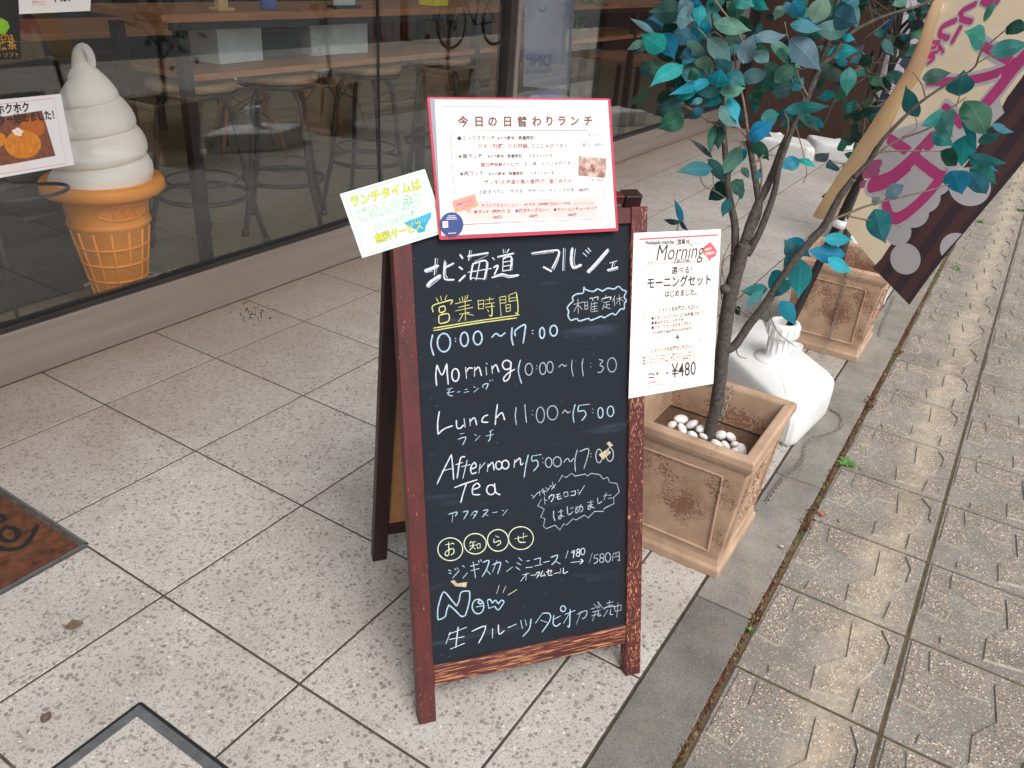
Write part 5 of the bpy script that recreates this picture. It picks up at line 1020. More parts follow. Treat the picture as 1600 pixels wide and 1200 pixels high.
for L, w_ in S5: thick(wh, L, w_ + (46 if w_ > 40 else 22), ob_ + .0015, C5); thick(mg, L, w_, ob_ + .0021 + R_.uniform(0, .0003), C5)
for L, w_ in S7: thick(wh, L, w_ + 26, ob_ + .0016); thick(mg, L, w_, ob_ + .0021 + R_.uniform(0, .0003))
for L, w_ in (([(292, 650), (312, 642), (336, 640)], 20), ([(276, 680), (300, 678), (326, 672)], 20), ([(262, 720), (272, 718)], 18)): thick(ml, L, w_, ob_ + .0024)
wh.build('white_print', MT['clothw'], cl_ob); mg.build('magenta_lettering', MT['mag'], cl_ob); ml.build('magenta_lettering', MT['maglight'], cl_ob)
# curled sleeve edge beside the pole
Lp = [(1266, 337), (1292, 297), (1328, 246), (1346, 218), (1372, 172), (1392, 145), (1420, 96), (1440, 55), (1457, 20), (1475, -20)]
Rp = [(1296, 346), (1308, 326), (1342, 268), (1364, 230), (1387, 203), (1402, 163), (1428, 126), (1449, 78), (1462, 24), (1482, -20)]
mb = MB(); rows = []
for (a, b) in zip(Lp, Rp):
    A, B = BN.uv(*a, .02), BN.uv(*b, .03); r_ = []
    for i in range(9):
        s_ = i / 8; u_ = A[0] + (B[0] - A[0]) * s_; v_ = A[1] + (B[1] - A[1]) * s_; r_.append(BN.pt(u_, v_, .012 + .030 * math.sin(s_ * PI * .85 + .1) + .004 * math.sin(v_ * 12)))
    rows.append(mb.vs(r_))
for a, b in zip(rows, rows[1:]):
    for i in range(8): mb.face((a + i, a + i + 1, b + i + 1, b + i), 0, True)
slv = mb.build('curled_edge', MT['cloth'], ban); s2 = slv.modifiers.new('thickness', 'SOLIDIFY'); s2.thickness = .0009; s2.offset = 0
mb = MB()
for (x, y, w_) in ((1308, 344, .012), (1466, 12, .012)):
    c = BN.uv(x, y, .0); 
    P_ = [BN.pt(c[0] * 0 + .021 * math.cos(a) + .004, c[1], .021 * math.sin(a)) for a in [2 * PI * i / 16 for i in range(16)]]
    b0 = mb.vs([p - BU * w_ for p in P_]); b1 = mb.vs([p + BU * w_ for p in P_])
    for i in range(16): j = (i + 1) % 16; mb.face((b0 + i, b0 + j, b1 + j, b1 + i), 0, True)
lp = mb.build('pole_loop', MT['clothw'], ban); s3 = lp.modifiers.new('thickness', 'SOLIDIFY'); s3.thickness = .002

# ================================================================== WHITE WATER TANK BASES
def make_base(loc, rot, label, neck=True, n_='water_tank'):
    t = thing(n_, loc, label, 'banner base', 'white water filled banner bases'); mb = MB()
    out = [(-.392, .071), (-.308, .085), (.122, .171), (.392, -.071), (.308, -.085), (-.122, -.171)]
    out = out[::-1]
    def ring(s_, z): return mb.vs([V((x * s_, y * s_, z)) for x, y in rr])
    rr = []
    k = len(out)
    for i, p in enumerate(out):       # rounded corners
        a = V((*out[i - 1], 0)); b = V((*p, 0)); c = V((*out[(i + 1) % k], 0)); u_ = (a - b).normalized() * .055; v_ = (c - b).normalized() * .055
        for s_ in (0, .5, 1): q = (b + u_) * (1 - s_) ** 2 + b * 2 * s_ * (1 - s_) + (b + v_) * s_ ** 2; rr.append((q.x, q.y))
    prof = [(.96, 0), (.985, .006), (.995, .02), (1., .05), (1., .08), (.992, .096), (.97, .108), (.94, .114), (.86, .118), (.5, .121), (.16, .122)]
    ids = [ring(*p) for p in prof]; n = len(rr)
    for a, b in zip(ids, ids[1:]):
        for i in range(n): j = (i + 1) % n; mb.face((a + i, a + j, b + j, b + i), 0, True)
    mb.face([ids[0] + i for i in reversed(range(n))]); mb.face([ids[-1] + i for i in range(n)])
    def place(ob): pass
    cs, sn = math.cos(rot), math.sin(rot)
    def fin(m_, nm):
        for i, v in enumerate(m_.v): m_.v[i] = (loc[0] + v[0] * cs - v[1] * sn, loc[1] + v[0] * sn + v[1] * cs, loc[2] + v[2])
        return m_.build(nm, MT['whitepl'], t)
    fin(mb, 'tank')
    if neck:
        mb = MB(); mb.lathe([(.074, .116), (.074, .124), (.060, .127), (.054, .131), (.043, .136), (.037, .175), (.035, .206), (.048, .207), (.051, .213), (.051, .246), (.046, .255), (.034, .256), (.032, .250), (.029, .215), (.0135, .21)], 28)
        for i in range(14): a = 2 * PI * i / 14; mb.box((.0385 * math.cos(a), .0385 * math.sin(a), .170), (.006, .005, .07), rot=a); mb.box((.0512 * math.cos(a), .0512 * math.sin(a), .229), (.004, .008, .030), rot=a)
        fin(mb, 'neck_cap')
    mb = MB(); mb.lathe([(.026, .098), (.026, .112), (.020, .113), (.019, .108), (.006, .108), (.006, .116), (.001, .117)], 18, (.12, -.11, .008)); mb.box((.12, -.11, .123), (.008, .03, .006)); fin(mb, 'filler_plug')
    return t
make_base(V((1.40, -1.565, 0)), .62, 'white tank base with ribbed neck cap between the two near terracotta pots')
make_base(V((2.60, -1.55, 0)), .3, 'white tank base tucked behind the dark stained terracotta pot')
make_base(V((5.44, -.42, 0)), 1.15, 'white tank base left of two in front of the brown panel', False)
make_base(V((5.62, -.86, 0)), 1.25, 'white tank base right of two in front of the brown panel', False)

# brown panel, and the white banner behind the leaves
pn = thing('brown_panel', (6.25, -.3, 0), 'dark brown upright panel with black edge post behind the white tank bases', 'panel')
mb = MB(); mb.box((6.25, -.32, 1.0), (.03, 1.16, 2.0), ch=.003); mb.build('board', MT['brownp'], pn)
mb = MB(); mb.box((6.25, -.93, 1.0), (.05, .05, 2.02)); mb.box((6.24, .19, 1.0), (.06, .05, 2.02)); mb.build('edge_post', MT['blackm'], pn)
wb = thing('white_banner', (5.66, -.86, .12), 'white banner with blue marks hanging behind the leaves', 'banner')
mb = MB(); mb.tube([(5.66, -.9, .12), (5.66, -.94, .7), (5.66, -.96, 2.2)], .012, 10); mb.build('pole', MT['blackm'], wb)
WB = Plane((5.66, -.96, 0), (0, -1, 0), (0, 0, 1))
mb = MB(); rows = []
for i in range(13):
    z = .38 + i * .14; rows.append(mb.vs([V((5.66 + .03 * math.sin(j * .9 + z * 3) * j / 8, -.975 - j * .06, z)) for j in range(9)]))
for a, b in zip(rows, rows[1:]):
    for j in range(8): mb.face((a + j, a + j + 1, b + j + 1, b + j), 0, True)
wc = mb.build('cloth', MT['clothw2'], wb); s4 = wc.modifiers.new('thickness', 'SOLIDIFY'); s4.thickness = .001
mb = MB()
for (yy, zz, P_) in ((-1.12, 1.16, [(0, 0), (.05, .03), (.10, .01), (.14, .05)]), (-1.10, 1.02, [(0, .03), (.04, 0), (.09, .03), (.15, .0)]), (-1.2, 1.3, [(0, 0), (.06, .05), (.12, .0)]), (-1.08, .9, [(0, 0), (.08, .03), (.16, .0)]), (-1.16, .8, [(0, .04), (.05, 0), (.1, .03)])):
    ribbon(mb, Plane((5.612, yy, zz), (0, -1, 0), (0, 0, 1)), P_, .014, 0., .001)
mb.build('blue_lettering', MT['bluep'], wc)

# ================================================================== CHAINS
def chain(P3, label, ln=.016, rad=.0012):
    t = MB(); P3 = [V(p) for p in P3]; segs = []; 
    for a, b in zip(P3, P3[1:]): segs.append((a, b, (b - a).length))
    tot = sum(s_[2] for s_ in segs); n = int(tot / (ln * .72)); 
    for i in range(n):
        d = (i + .5) / n * tot; acc = 0
        for a, b, l in segs:
            if acc + l >= d: break
            acc += l
        c = a + (b - a) * ((d - acc) / l); u = (b - a).normalized(); s_ = u.cross(V((0, 0, 1)) if abs(u.z) < .9 else V((1, 0, 0))).normalized(); n_ = s_.cross(u)
        w1 = s_ if i % 2 else (n_ * .75 + s_ * .5).normalized()
        pts = [c + u * (ln * .5 * math.cos(q)) + w1 * (ln * .3 * math.sin(q)) for q in [2 * PI * j / 10 for j in range(10)]]
        t.tube(pts, rad, 5, closed=True)
    o = t.build('chain', MT['chainm'], at=P3[0]); tag(o, label, 'chain'); return o
gz = .006
def cp(L, z=gz): return [onz(x, y, z) for x, y in L]
cm = lambda L, z=gz, k=6: [onz(x, y, z) for x, y in catmull(L, k)]
chain(cm([(1296, 638), (1308, 645), (1316, 655), (1313, 668), (1300, 675), (1284, 680), (1270, 684), (1258, 698), (1256, 714), (1246, 730), (1232, 740), (1220, 752), (1208, 768), (1198, 784)]), 'thin metal chain snaking over the kerb beside the white tank base')
chain([POT1 + V((.09, .105, .349)), POT1 + V((.085, .10, .352)), tp(1143, 608, .03), tp(1128, 650, .0), tp(1122, 662, 0)], 'short metal chain hanging inside the nearest terracotta pot')
chain([POT2 + V((-.13, -.02, .352)), POT2 + V((-.172, -.03, .340)), POT2 + V((-.150, -.03, .2)), POT2 + V((-.150, -.03, .05)), POT2 + V((-.19, -.03, .006))], 'thin chain hanging down the front of the dark stained pot')
chain(cm([(1398, 462), (1392, 478), (1386, 492), (1378, 510), (1374, 524)]), 'chain lying on the kerb below the banner tip')

# ================================================================== DOORMAT, HATCH
dm = thing('doormat', (MATX - .4, MATY + .27, 0), 'brown coir doormat with black lettering set in the tiles', 'doormat')
mb = MB(); mb.box((MATX - .412, MATY + .262, -.0045), (.80, .51, .016), ch=.002); cmx = mb.build('coir_pad', MT['coir'], dm)
mb = MB(); mb.box((MATX - .4, MATY - .001, -.004), (.812, .006, .014)); mb.box((MATX + .003, MATY + .26, -.004), (.006, .53, .014)); mb.box((MATX - .4, MATY + .523, -.004), (.812, .006, .014)); mb.build('metal_edge', MT['zinc'], dm)
M6 = lambda L: [GP.uv(x / 4.8, 700 + y / 4.8, .0035) for x, y in L]
mb = MB()
for L in (ell(68, 648, 68, 52, 16), [(278, 575), (240, 660), (170, 738), (60, 762), (-40, 735)], [(-20, 500), (20, 510), (25, 545), (-10, 560)], [(-60, 560), (-20, 470)]): ribbon(mb, GP, M6(L), .0135, .0034, .0018, True, .25)
mb.build('black_lettering', MT['coirk'], cmx)
hc = thing('floor_hatch', (-.604, -1.005, 0), 'grey metal corner trim of a square hatch set in the tiles', 'floor hatch')
mb = MB(); hx, hy, hw = -.604, -1.005, .017
mb.box((hx - hw / 2, hy - .5, -.002), (hw, 1.0, .0085)); mb.box((hx - .5 - hw - .0005, hy - hw / 2, -.002), (1.0, hw, .0085)); mb.build('trim', MT['zinc'], hc)
mb = MB(); mb.box((hx + .0035, hy - .4965, -.002), (.006, 1.0, .0078)); mb.box((hx - .4965, hy + .0035, -.0021), (1.0, .0058, .0078)); mb.build('joint_filler', MT['rubber'], hc)
# dead leaves and grit
def dryleaf(px, py, l, rot, label, col):
    p = onz(px, py, .003); mb = MB(); mb.cur = col; d = V((math.cos(rot), math.sin(rot), .0)); s_ = V((-d.y, d.x, 0))
    pr = [(0, .1), (.3, .35), (.6, .4), (1, .02)]
    L = [p + d * l * a + s_ * l * w_ + V((0, 0, .006)) for a, w_ in pr]; C = [p + d * l * a + V((0, 0, .001 + .006 * a)) for a, w_ in pr]; R2 = [p + d * l * a - s_ * l * w_ + V((0, 0, .004)) for a, w_ in pr]
    for i in range(3): mb.poly([L[i], C[i], C[i + 1], L[i + 1]]); mb.poly([C[i], R2[i], R2[i + 1], C[i + 1]])
    tag(mb.build('dry_leaf', MT['moss'], at=p), label, 'leaf')
dryleaf(66, 1131, .022, .4, 'small brown dead leaf on the tiles above the hatch corner', lin((110, 88, 72)))
dryleaf(130, 975, .035, 2.6, 'curled brown dead leaf on the tile below the doormat corner', lin((128, 108, 78)))
dryleaf(1285, 808, .02, .2, 'orange dead leaf in the kerb joint right of the nearest pot', lin((190, 110, 80)))
dryleaf(1224, 858, .014, 1.2, 'pale scrap of leaf on the kerb right of the nearest pot', lin((216, 204, 190)))
mb = MB()
for i in range(70):
    x, y = onz(R_.gauss(398, 16), R_.gauss(489, 7), 0).xy; crumb(x, y, R_.uniform(.002, .006), lin((34, 36, 38)), .001)
tag(mb.build('black_grit', MT['moss']), 'patch of loose black grit on the tiles by the shop front', 'grit', kind='stuff')

# ================================================================== ICE CREAM MODEL IN THE WINDOW
AX = ony(161, 287, .60); dep = (AX - CAM).dot(RZ); mp = dep / F_PX
ic = thing('ice_cream_model', (AX.x, AX.y, 0), 'giant soft serve ice cream model with orange cone behind the glass', 'ice cream model')
zr = AX.z; RIM = 90 * mp; seg = 56
mb = MB(); cx, cy = AX.x, AX.y
mb.lathe([(.036 / .036 * 37 * mp * .92, 0.0), (37 * mp, .02), (58 * mp, zr * .68), (60.5 * mp, zr * .70), (62.5 * mp, zr * .715), (61 * mp, zr * .735), (60 * mp, zr * .745), (63.5 * mp, zr * .93), (66 * mp, zr - .028), (84 * mp, zr - .024), (RIM, zr - .012), (RIM, zr + .012), (86 * mp, zr + .024), (70 * mp, zr + .022)], seg, (cx, cy, 0))
def rz_(z): return (37 + (58 - 37) * min(1, max(0, (z - .02) / (zr * .68 - .02)))) * mp
for i in range(1, 5):
    z = zr * .68 * i / 5 + .0; r = rz_(z) + .001; mb.tube([(cx + r * math.cos(a), cy + r * math.sin(a), z) for a in [2 * PI * k / 40 for k in range(40)]], .0045, 6, closed=True)
for i in range(14):
    a = 2 * PI * i / 14 + .1; mb.tube([(cx + (rz_(z) + .0005) * math.cos(a), cy + (rz_(z) + .0005) * math.sin(a), z) for z in (.02, zr * .2, zr * .4, zr * .68)], .0045, 6)
cb = mb.build('cone', MT['cone'], ic)
# raised oval badge with the letters
mb = MB(); vd = math.atan2(CAM.y - cy, CAM.x - cx) + .38
def cp3(a, z, r): return V((cx + r * math.cos(vd + a), cy + r * math.sin(vd + a), z))
zb = zr * .845; rb = 62.4 * mp
mb.tube([cp3(.62 * math.cos(q), zb + .026 * math.sin(q), rb + .001 + (.026 * math.sin(q)) * .03) for q in [2 * PI * k / 30 for k in range(30)]], .0035, 6, closed=True)
for j, P_ in enumerate(([[(0, 1), (1, 1)], [(.5, 1), (.5, 0)]], [[(.95, .85), (.5, 1), (.05, .5), (.5, 0), (.95, .15)]], [[(0, 1), (.5, .5), (1, 1)], [(.5, .5), (.5, 0)]])):
    for s_ in P_: mb.tube([cp3(-.36 + j * .27 + .2 * x, zb - .014 + .028 * y, rb + .001) for x, y in s_], .0032, 6)
mb.build('badge', MT['cone'], ic)
# swirl: every turn bulges and winds upward
mb = MB(); H = .392; pitch = .0935; rows = []; nz = 110
def env(t): return (.077 * (1 - t) ** .62 + .012) * (70 / 66.)
for i in range(nz + 1):
    z = H * i / nz; r_ = []
    for k in range(seg):
        th = 2 * PI * k / seg; u = (z + .02 - pitch * ((th - vd) / (2 * PI) % 1.0) ) / pitch; fr = u - math.floor(u); bl_ = math.sqrt(max(0, 1 - ((fr - .42) / .60) ** 2))
        t_ = min(1, z / H); e = 76 * mp * max(0.0, 1 - t_ ** 1.8) ** .78 * .99
        r = max(.016, e * (.76 + .25 * bl_)); lean = .012 * math.sin(t_ * 3)
        r_.append(V((cx + lean + r * math.cos(th), cy + r * math.sin(th), zr + .018 + z)))
    rows.append(mb.vs(r_))
for a, b in zip(rows, rows[1:]):
    for k in range(seg): q = (k + 1) % seg; mb.face((a + k, a + q, b + q, b + k), 0, True)
mb.face([rows[0] + k for k in reversed(range(seg))]); mb.face([rows[-1] + k for k in range(seg)])
zt = zr + .018 + H; rx = RX.copy(); rx.z = 0; rx.normalize()
tpz = [(0, -.10, .044), (-.004, -.05, .033), (-.008, -.01, .025), (-.004, .022, .0195), (.012, .036, .017), (.027, .022, .0155), (.032, -.006, .014), (.030, -.035, .012)]
mb.tube([V((cx, cy, zt)) + rx * a + V((0, 0, b)) for a, b, c in tpz], [c for a, b, c in tpz], 16)
sw_ = mb.build('soft_serve_swirl', MT['ice'], ic)
for f in ('sw_',): 
    sb = sw_.modifiers.new('smooth', 'SUBSURF'); sb.levels = 1; sb.render_levels = 1
# white cable on the floor
mb = MB(); yb = .42
cab = [onz(x, y, .012) for x, y in catmull([(130, 430), (150, 428), (190, 424), (230, 426), (248, 430), (225, 436), (236, 432), (252, 428)], 5)]
mb.tube(cab, .0045, 6); mb.tube([onz(255, 432, .01), onz(264, 424, .05), onz(274, 421, .05), onz(282, 428, .01)], .006, 6); mb.tube([onz(135, 450, .012), onz(132, 446, .03), onz(150, 440, .04), onz(152, 446, .01)], .005, 6)
tag(mb.build('white_cable', MT['whitecord'], at=cab[0]), 'white cable looped on the shop floor around the ice cream model', 'cable')

# ================================================================== POSTERS AND BOARDS BEHIND THE GLASS
def winposter(name, corners, off, label, cat, m):
    p = WP.hit(*corners[-1], off); t = thing(name, p, label, cat); mb = MB(); sheet(mb, WP, pxs(WP, corners[::-1], off), off - .0008, off); return t, mb.build('poster_sheet', MT[m], t)
WO = .008
def wt(m_, body, a, b, bold=.01, sy=1., off=.0006, **k): text(m_, WP, body, a, b, WO + off, bold, sy, **k)
Wq = lambda x, y: (x / 7.5, 130 + y / 7.5)
t1, s1 = winposter('pumpkin_poster', [(-130, 168), Wq(712, 125), Wq(870, 955), (-130, 301)], WO, 'white poster with orange pumpkin picture on the window, price 390', 'poster', 'paper')
k1, r1, f1, f2, f3, g1, w1 = [MB() for _ in range(7)]
for P_ in ([(-125, 177), Wq(628, 175), Wq(775, 940), (-125, 292)],):
    ribbon(r1, WP, pxs(WP, P_, WO) + [pxs(WP, P_, WO)[0]], .0012, WO + .0002, .0001, False, 0, taper=False)
wt(k1, '北海道産ホクホク', (-62, 183), Wq(350, 325), .03, 1.25); wt(k1, 'かぼちゃバター始めました！', (-66, 202), Wq(640, 410), .03, 1.3, .0012)
sheet(f3, WP, pxs(WP, [Wq(-200, 980), Wq(40, 965), Wq(650, 850), Wq(490, 320), Wq(-200, 430)], WO), WO + .0001, WO + .0003)
def wd(m_, cx, cy, rx_, ry_, off, n=22): sheet(m_, WP, pxs(WP, [Wq(cx + rx_ * math.cos(2 * PI * i / n), cy - ry_ * math.sin(2 * PI * i / n)) for i in range(n)][::1], WO), WO + off, WO + off + .0002)
wd(g1, 380, 520, 150, 120, .0004); wd(f2, 265, 715, 215, 165, .0006); wd(f2, -40, 660, 110, 90, .0005)
for a_ in (-150, -95, -40, 25, 85, 140): ribbon(g1, WP, pxs(WP, [Wq(265 + a_ * .5, 570), Wq(265 + a_ * 1.05, 715), Wq(265 + a_ * .6, 860)], WO), .0008, WO + .0009, .0001, True, 0)
for a_, b_ in ((165, 560), (205, 540), (240, 565), (190, 590), (225, 600)): wd(w1, a_, b_, 32, 22, .0011 + a_ * 1e-6, 7)
wd(w1, 180, 978, 165, 32, .0007)
w1.build('food_picture', MT['cream'], s1)
k1.build('printed_text', MT['ink'], s1); r1.build('printed_text', MT['coral'], s1); f3.build('food_picture', MT['foodb'], s1); f2.build('food_picture', MT['foodo'], s1); g1.build('food_picture', MT['foodk'], s1)
t2, s2_ = winposter('price_poster', [(22, -190), (152, -190), (141, 17), (30, 22)], WO, 'lower edge of a white morning poster stuck high on the window, price 480', 'poster', 'paperw')
k2, r2 = MB(), MB(); wt(k2, '¥480', (82, 3), (112, 1), .03, 1.5); wt(r2, '北海道マルシェ', (50, 5), (72, 4), .01, 1.1); wt(r2, 'モーニングセット', (50, 9), (72, 8), .01, 1.1)
k2.build('printed_text', MT['ink'], s2_); r2.build('printed_text', MT['coral'], s2_)
t3, s3_ = winposter('black_menu_board', [(-150, -120), (24, -110), (33, 92), (-150, 102)], WO - .002, 'black drinks board with gold lettering at the left edge of the window', 'menu board', 'cab')
k3, g3 = MB(), MB(); WO -= .002
wt(k3, 'matcha', (-22, 64), (22, 62), .0, 1.1); wt(k3, '宇治抹茶', (-34, 78), (27, 76), .01, 1.); wt(k3, 'ラテ・ソフト', (-20, 90), (30, 88), .0, .9)
ribbon(k3, WP, pxs(WP, [(-40, 67), (30, 65)], WO), .0007, WO + .0003, .0001, False, 0)
sheet(g3, WP, pxs(WP, [(-10, 52), (8, 54), (15, 42), (12, 34), (2, 28), (-12, 32)], WO), WO + .0002, WO + .0005)
k3.build('gold_lettering', MT['gold'], s3_); g3.build('drink_picture', MT['matcha'], s3_); WO += .002
# sheet with blue letters seen from behind, inside the right pane
PS = Plane((0, .60, 0), (1, 0, 0), (0, 0, 1))
pw = [(822, -60), (902, -60), (889, 141), (818, 135)]
t4 = thing('roll_up_sheet', PS.hit(850, 138), 'pale sheet with reversed blue letters standing behind the right window pane', 'sign')
mb = MB(); sheet(mb, PS, pxs(PS, pw[::-1], 0), -.004, 0); s4_ = mb.build('sheet_panel', MT['panelw'], t4)
mb = MB(); text(mb, PS, 'DNP', (821, 101), (860, 103), .001, .03, .62, mirror=True); ribbon(mb, PS, pxs(PS, [(821, 104), (860, 106)], 0), .003, .001, .0002, False, 0); text(mb, PS, 'Planning', (821, 113), (860, 115), .001, .0, .5, mirror=True)
ribbon(mb, PS, pxs(PS, [(878, 6), (890, 10), (880, 30), (876, 20)], 0), .008, .001, .0003); ribbon(mb, PS, pxs(PS, [(880, 22), (892, 26)], 0), .008, .001, .0003); mb.build('blue_lettering', MT['navy'], s4_)
mb = MB(); c4_ = PS.hit(852, 142); mb.box((c4_.x, .61, c4_.z - .06), (.34, .06, .12)); mb.build('stand_base', MT['bluep'], t4)

# ================================================================== FURNITURE INSIDE
ct = thing('window_counter', (.96, .724, 0), 'long wooden counter with lower shelf and black legs inside the window', 'counter')
mb = MB(); mb.box((3.35, .93, .955), (4.95, .44, .03), ch=.002); mb.build('counter_top', MT['tablew'], ct)
mb = MB(); mb.box((3.2, .93, .742), (4.42, .42, .026), ch=.002); mb.build('lower_shelf', MT['tablew'], ct)
mb = MB(); mb.box((3.3, .735, .925), (4.75, .03, .028)); mb.build('apron', MT['iron'], ct)
for x in (.965, 2.9, 5.0):
    for y in (.735, 1.12):
        mb = MB(); mb.box((x, y, .455), (.042, .042, .91)); mb.build('leg', MT['iron'], ct)
def stool():
    t = thing('bar_stool', (0, 0, 0), 'x', 'stool', 'bar stools under the window counter')
    mb = MB(); mb.lathe([(.14, .672), (.172, .674), (.18, .682), (.18, .698), (.174, .706), (.05, .703), (.001, .702)], 36); mb.build('seat', MT['seatw'], t)
    mb = MB(); ring = lambda r, z, w_: mb.tube([(r * math.cos(2 * PI * i / 36), r * math.sin(2 * PI * i / 36), z) for i in range(36)], w_, 8, closed=True)
    ring(.165, .662, .011); ring(.185, .235, .011); ring(.15, .30, .006); mb.build('foot_ring', MT['iron'], t)
    for i in range(4):
        a = PI / 4 + i * PI / 2; c, s_ = math.cos(a), math.sin(a); mb = MB()
        mb.tube([(c * .05, s_ * .05, .655), (c * .10, s_ * .10, .648), (c * .14, s_ * .14, .60), (c * .155, s_ * .155, .52), (c * .19, s_ * .19, .24), (c * .245, s_ * .245, .02)], .0125, 10)
        mb.lathe([(.017, 0), (.019, .012), (.014, .032)], 12, (c * .247, s_ * .247, 0)); mb.build('leg', MT['iron'], t)
    return t
st0 = stool(); st0.location = (1.115, .90, 0); st0.rotation_euler = (0, 0, .12); st0['label'] = 'bar stool nearest the ice cream model, round plywood seat'
copy_tree(st0, (1.56, .885, 0), .75, 'second bar stool from the ice cream model, under the counter')
copy_tree(st0, (2.13, .87, 0), .3, 'third bar stool from the ice cream model, behind the green card')
copy_tree(st0, (2.78, .90, 0), .6, 'fourth bar stool, behind the lunch menu')
copy_tree(st0, (3.75, .90, 0), .2, 'bar stool beyond the window post')
cabt = thing('dark_cabinet', (.1, 1.1, 0), 'low black cabinet inside the window left of the stools', 'cabinet')
mb = MB(); mb.box((-.25, 1.02, .30), (1.7, .40, .58), ch=.004); mb.build('cabinet_body', MT['cab'], cabt)
mb = MB(); mb.box((-.25, 1.01, .605), (1.74, .44, .025), ch=.002); mb.build('cabinet_top', MT['cab'], cabt)
mb = MB()
for x in (-.6, -.1, .35): mb.box((x, .812, .32), (.12, .012, .012))
mb.build('handle', MT['steel'], cabt)
def goods(name, label, cat, c, d, m, rot=0, extra=None):
    t = thing(name, (c[0], c[1], c[2] - d[2] / 2), label, cat); mb = MB(); mb.box(c, d, rot=rot, ch=.003); mb.build('body', MT[m], t)
    if extra: extra(t)
    return t
def lid(c, d, m):
    def f(t): mb = MB(); mb.box(c, d, ch=.002); mb.build('lid', MT[m], t)
    return f
goods('storage_box', 'pale grey box with dark lid on the left of the counter shelf', 'box', (1.36, .98, .83), (.26, .2, .146), 'sheet', .1, lid((1.36, .98, .912), (.27, .21, .016), 'cab'))
goods('storage_box', 'pale box right of the dark green box on the counter shelf', 'box', (1.98, .98, .835), (.36, .2, .156), 'sheet', -.08, lid((1.98, .98, .921), (.37, .21, .014), 'sill2'))
goods('storage_box', 'dark green box between two pale boxes on the counter shelf', 'box', (1.64, 1.02, .81), (.22, .2, .106), 'greenin', 0, lid((1.64, 1.02, .870), (.225, .205, .012), 'cab'))
goods('yellow_packet', 'yellow packet on the window counter near the glass post', 'packet', (2.62, .82, .992), (.16, .1, .04), 'yel', .2)
goods('menu_stand', 'white menu card in a black stand on the window counter', 'menu stand', (1.92, .80, 1.06), (.14, .012, .17), 'sheet', 0, lid((1.92, .80, .9765), (.17, .06, .012), 'cab'))
t = thing('blue_cup', (1.46, .80, .97), 'blue and white cup on the window counter', 'cup'); mb = MB(); mb.lathe([(.03, .97), (.033, .975), (.04, 1.06), (.037, 1.06), (.031, .98), (.001, .978)], 24, (1.46, .80, 0)); mb.build('cup_body', MT['inkb'], t); mb = MB(); mb.lathe([(.0415, 1.03), (.0422, 1.04), (.0418, 1.052)], 24, (1.46, .80, 0), cap=False); mb.build('rim_band', MT['whitepl'], t)
t = thing('wooden_block', (1.22, .8, .97), 'small pale wooden block on the counter end', 'block'); mb = MB(); mb.box((1.22, .80, 1.04), (.045, .03, .14), ch=.003); mb.build('block_body', MT['yellowlt'], t); mb = MB(); mb.box((1.22, .80, .976), (.08, .06, .012), ch=.002); mb.build('block_foot', MT['yellowlt'], t)
def shell_chair():
    t = thing('shell_chair', (0, 0, 0), 'x', 'chair', 'white shell chairs with wooden legs'); mb = MB(); rows = []
    for i in range(13):
        s_ = i / 12; r_ = []
        for j in range(9):
            u_ = (j - 4) / 4
            if s_ < .55: q = s_ / .55; p = V((u_ * (.21 + .02 * q), .2 - q * .36, .43 - .025 * math.sin(q * PI) + .035 * u_ * u_))
            else: q = (s_ - .55) / .45; p = V((u_ * (.23 - .05 * q * q), -.16 - .10 * q + .03 * u_ * u_, .44 + .30 * q))
            r_.append(p)
        rows.append(mb.vs(r_))
    for a, b in zip(rows, rows[1:]):
        for j in range(8): mb.face((a + j, a + j + 1, b + j + 1, b + j), 0, True)
    o = mb.build('seat_shell', MT['whitepl'], t); s_ = o.modifiers.new('thickness', 'SOLIDIFY'); s_.thickness = .008
    for a, b in ((-1, -1), (1, -1), (1, 1), (-1, 1)): mb = MB(); mb.tube([(a * .10, b * .09, .40), (a * .20, b * .20, 0)], [.015, .011], 8); mb.build('leg', MT['tablew'], t)
    mb = MB()
    for a, b, c, d in ((-.13, -.12, .15, .15), (.13, -.12, -.15, .15), (-.13, -.12, .13, -.12), (-.13, .12, .13, .12)): mb.tube([(a, b, .36), (c, d, .22)], .004, 5)
    mb.build('wire_brace', MT['blackm'], t); return t
sc0 = shell_chair(); sc0.location = (2.45, 2.15, 0); sc0.rotation_euler = (0, 0, 2.6); sc0['label'] = 'white shell chair with wooden legs deeper in the shop, seen between the stools'
copy_tree(sc0, (3.35, 2.3, 0), 3.4, 'white shell chair with wooden legs farther right inside the shop')
def cafe_table(x, y, lx, ly, label, h=.72):
    t = thing('cafe_table', (x, y, 0), label, 'table', 'wooden cafe tables inside'); mb = MB(); mb.box((x, y, h - .015), (lx, ly, .03), ch=.002); mb.build('table_top', MT['tablew'], t)
    for a in (-1, 1):
        for b in (-1, 1): mb = MB(); mb.box((x + a * (lx / 2 - .04), y + b * (ly / 2 - .04), (h - .03) / 2), (.035, .035, h - .03)); mb.build('leg', MT['iron'], t)
cafe_table(1.9, 2.7, 1.2, .7, 'wooden cafe table beyond the white shell chairs')
cafe_table(.3, 2.4, 1.1, .7, 'wooden cafe table above the low black cabinet', .74)
cafe_table(5.9, 1.15, .8, .6, 'wooden table behind the right window pane, with orange edge', .50)
cafe_table(6.4, 2.6, 1.6, .7, 'long wooden table at the back right of the shop', .74)
bw = thing('wooden_screen', (6.6, 4.2, 0), 'reddish brown slatted wooden screen at the back of the shop', 'screen')
mb = MB()
for i in range(22): mb.box((5.2 + i * .13, 4.2, .9), (.09, .03, 1.8))
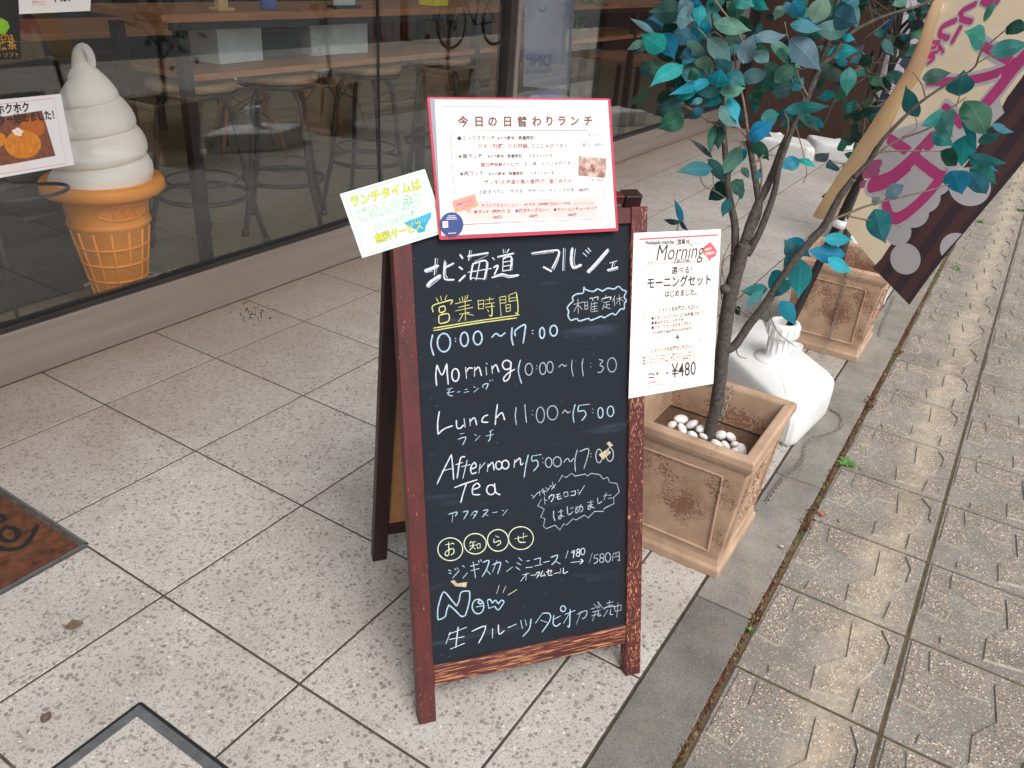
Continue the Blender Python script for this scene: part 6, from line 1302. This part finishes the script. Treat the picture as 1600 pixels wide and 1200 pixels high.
mb.build('slats', MT['brownw'], bw); mb = MB(); mb.box((6.56, 4.23, .06), (2.9, .03, .12)); mb.box((6.56, 4.23, 1.76), (2.9, .03, .1)); mb.build('screen_frame', MT['brownw'], bw)
op = thing('wooden_post', (3.9, 1.35, 0), 'orange brown wooden post beside the pale sheet inside the shop', 'post'); mb = MB(); mb.box((3.98, 1.3, .55), (.07, .05, 1.1), ch=.003); mb.build('post_shaft', MT['tablew'], op); mb = MB(); mb.box((3.98, 1.3, .02), (.16, .14, .04), ch=.003); mb.build('post_foot', MT['iron'], op)
pl_ = thing('palm_plant', (4.2, 1.0, 0), 'tall green palm plant inside the right window pane', 'plant'); mb = MB()
p0 = V((4.22, .95, 0)); mb.lathe([(.10, 0), (.13, .02), (.15, .25), (.14, .25), (.12, .22), (.001, .22)], 20, p0); mb.build('planter', MT['cab'], pl_)
mb = MB(); ml_ = MB()
for i in range(7):
    a = i * .9; q = p0 + V((.04 * math.cos(a), .04 * math.sin(a), .22)); top = q + V((.10 * math.cos(a), .10 * math.sin(a), R_.uniform(.4, .85))); mb.tube([q, (q + top) / 2 + V((0, 0, .02)), top], [.009, .008, .005], 7)
    for k in range(9):
        b = R_.uniform(0, 6.28); dd = V((math.cos(b), math.sin(b), R_.uniform(-.3, .5))); e = top + dd * R_.uniform(.12, .24); leaf(ml_, top - V((0, 0, R_.uniform(0, .12))), e, .025, (98, 130, 62), R_.uniform(-1, 1), .15)
mb.build('stem', MT['palm'], pl_); ml_.build('leaves', MT['leaf'], pl_)

# ================================================================== STREET SIDE, SEEN MIRRORED IN THE GLASS
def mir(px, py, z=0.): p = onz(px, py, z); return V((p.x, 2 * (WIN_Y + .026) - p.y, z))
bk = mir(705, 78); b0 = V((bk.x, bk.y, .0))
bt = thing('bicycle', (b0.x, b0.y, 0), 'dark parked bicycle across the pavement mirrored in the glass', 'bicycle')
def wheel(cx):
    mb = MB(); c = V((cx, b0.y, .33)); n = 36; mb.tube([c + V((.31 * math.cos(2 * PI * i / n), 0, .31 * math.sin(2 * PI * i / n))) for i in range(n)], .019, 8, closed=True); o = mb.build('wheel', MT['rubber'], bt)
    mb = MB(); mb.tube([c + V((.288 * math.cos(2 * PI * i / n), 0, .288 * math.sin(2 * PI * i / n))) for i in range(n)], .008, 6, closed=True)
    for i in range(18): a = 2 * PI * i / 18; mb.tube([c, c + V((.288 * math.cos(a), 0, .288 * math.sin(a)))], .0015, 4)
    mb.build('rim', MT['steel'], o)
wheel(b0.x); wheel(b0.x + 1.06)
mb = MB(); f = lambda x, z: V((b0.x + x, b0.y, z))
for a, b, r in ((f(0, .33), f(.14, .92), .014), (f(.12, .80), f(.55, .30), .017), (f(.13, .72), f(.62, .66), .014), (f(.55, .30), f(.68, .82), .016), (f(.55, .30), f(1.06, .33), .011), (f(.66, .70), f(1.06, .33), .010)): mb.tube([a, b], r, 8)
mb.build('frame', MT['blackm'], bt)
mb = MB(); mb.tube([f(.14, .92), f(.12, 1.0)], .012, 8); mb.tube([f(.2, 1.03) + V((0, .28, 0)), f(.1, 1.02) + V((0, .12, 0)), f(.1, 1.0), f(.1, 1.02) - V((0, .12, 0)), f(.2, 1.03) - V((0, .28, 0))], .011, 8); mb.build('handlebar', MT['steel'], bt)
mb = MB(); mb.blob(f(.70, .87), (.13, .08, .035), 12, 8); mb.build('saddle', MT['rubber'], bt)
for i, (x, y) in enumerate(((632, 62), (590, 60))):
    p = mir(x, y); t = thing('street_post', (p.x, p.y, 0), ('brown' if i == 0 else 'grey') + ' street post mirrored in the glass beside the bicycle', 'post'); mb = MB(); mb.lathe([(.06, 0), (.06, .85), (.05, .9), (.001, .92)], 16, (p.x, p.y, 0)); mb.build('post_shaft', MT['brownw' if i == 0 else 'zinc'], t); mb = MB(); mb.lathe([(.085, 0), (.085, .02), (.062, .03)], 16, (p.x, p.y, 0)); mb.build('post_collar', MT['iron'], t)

ws = ony(46, 300, .45); t = thing('wire_stand', (ws.x, ws.y, 0), 'black wire hoop stand inside the glass left of the ice cream model', 'stand'); mb = MB()
mb.tube([ws + V((.115 * math.cos(2 * PI * i / 32), .075 * math.sin(2 * PI * i / 32), 0)) for i in range(32)], .006, 8, closed=True); mb.build('hoop', MT['blackm'], t)
mb = MB(); mb.tube([ws + V((-.115, 0, 0)), V((ws.x - .118, ws.y, .25)), V((ws.x - .12, ws.y, .0))], .006, 8); mb.build('stem', MT['blackm'], t)
mb = MB(); mb.lathe([(.09, 0), (.09, .008), (.02, .014)], 24, (ws.x - .12, ws.y, 0)); mb.build('stand_foot', MT['blackm'], t)
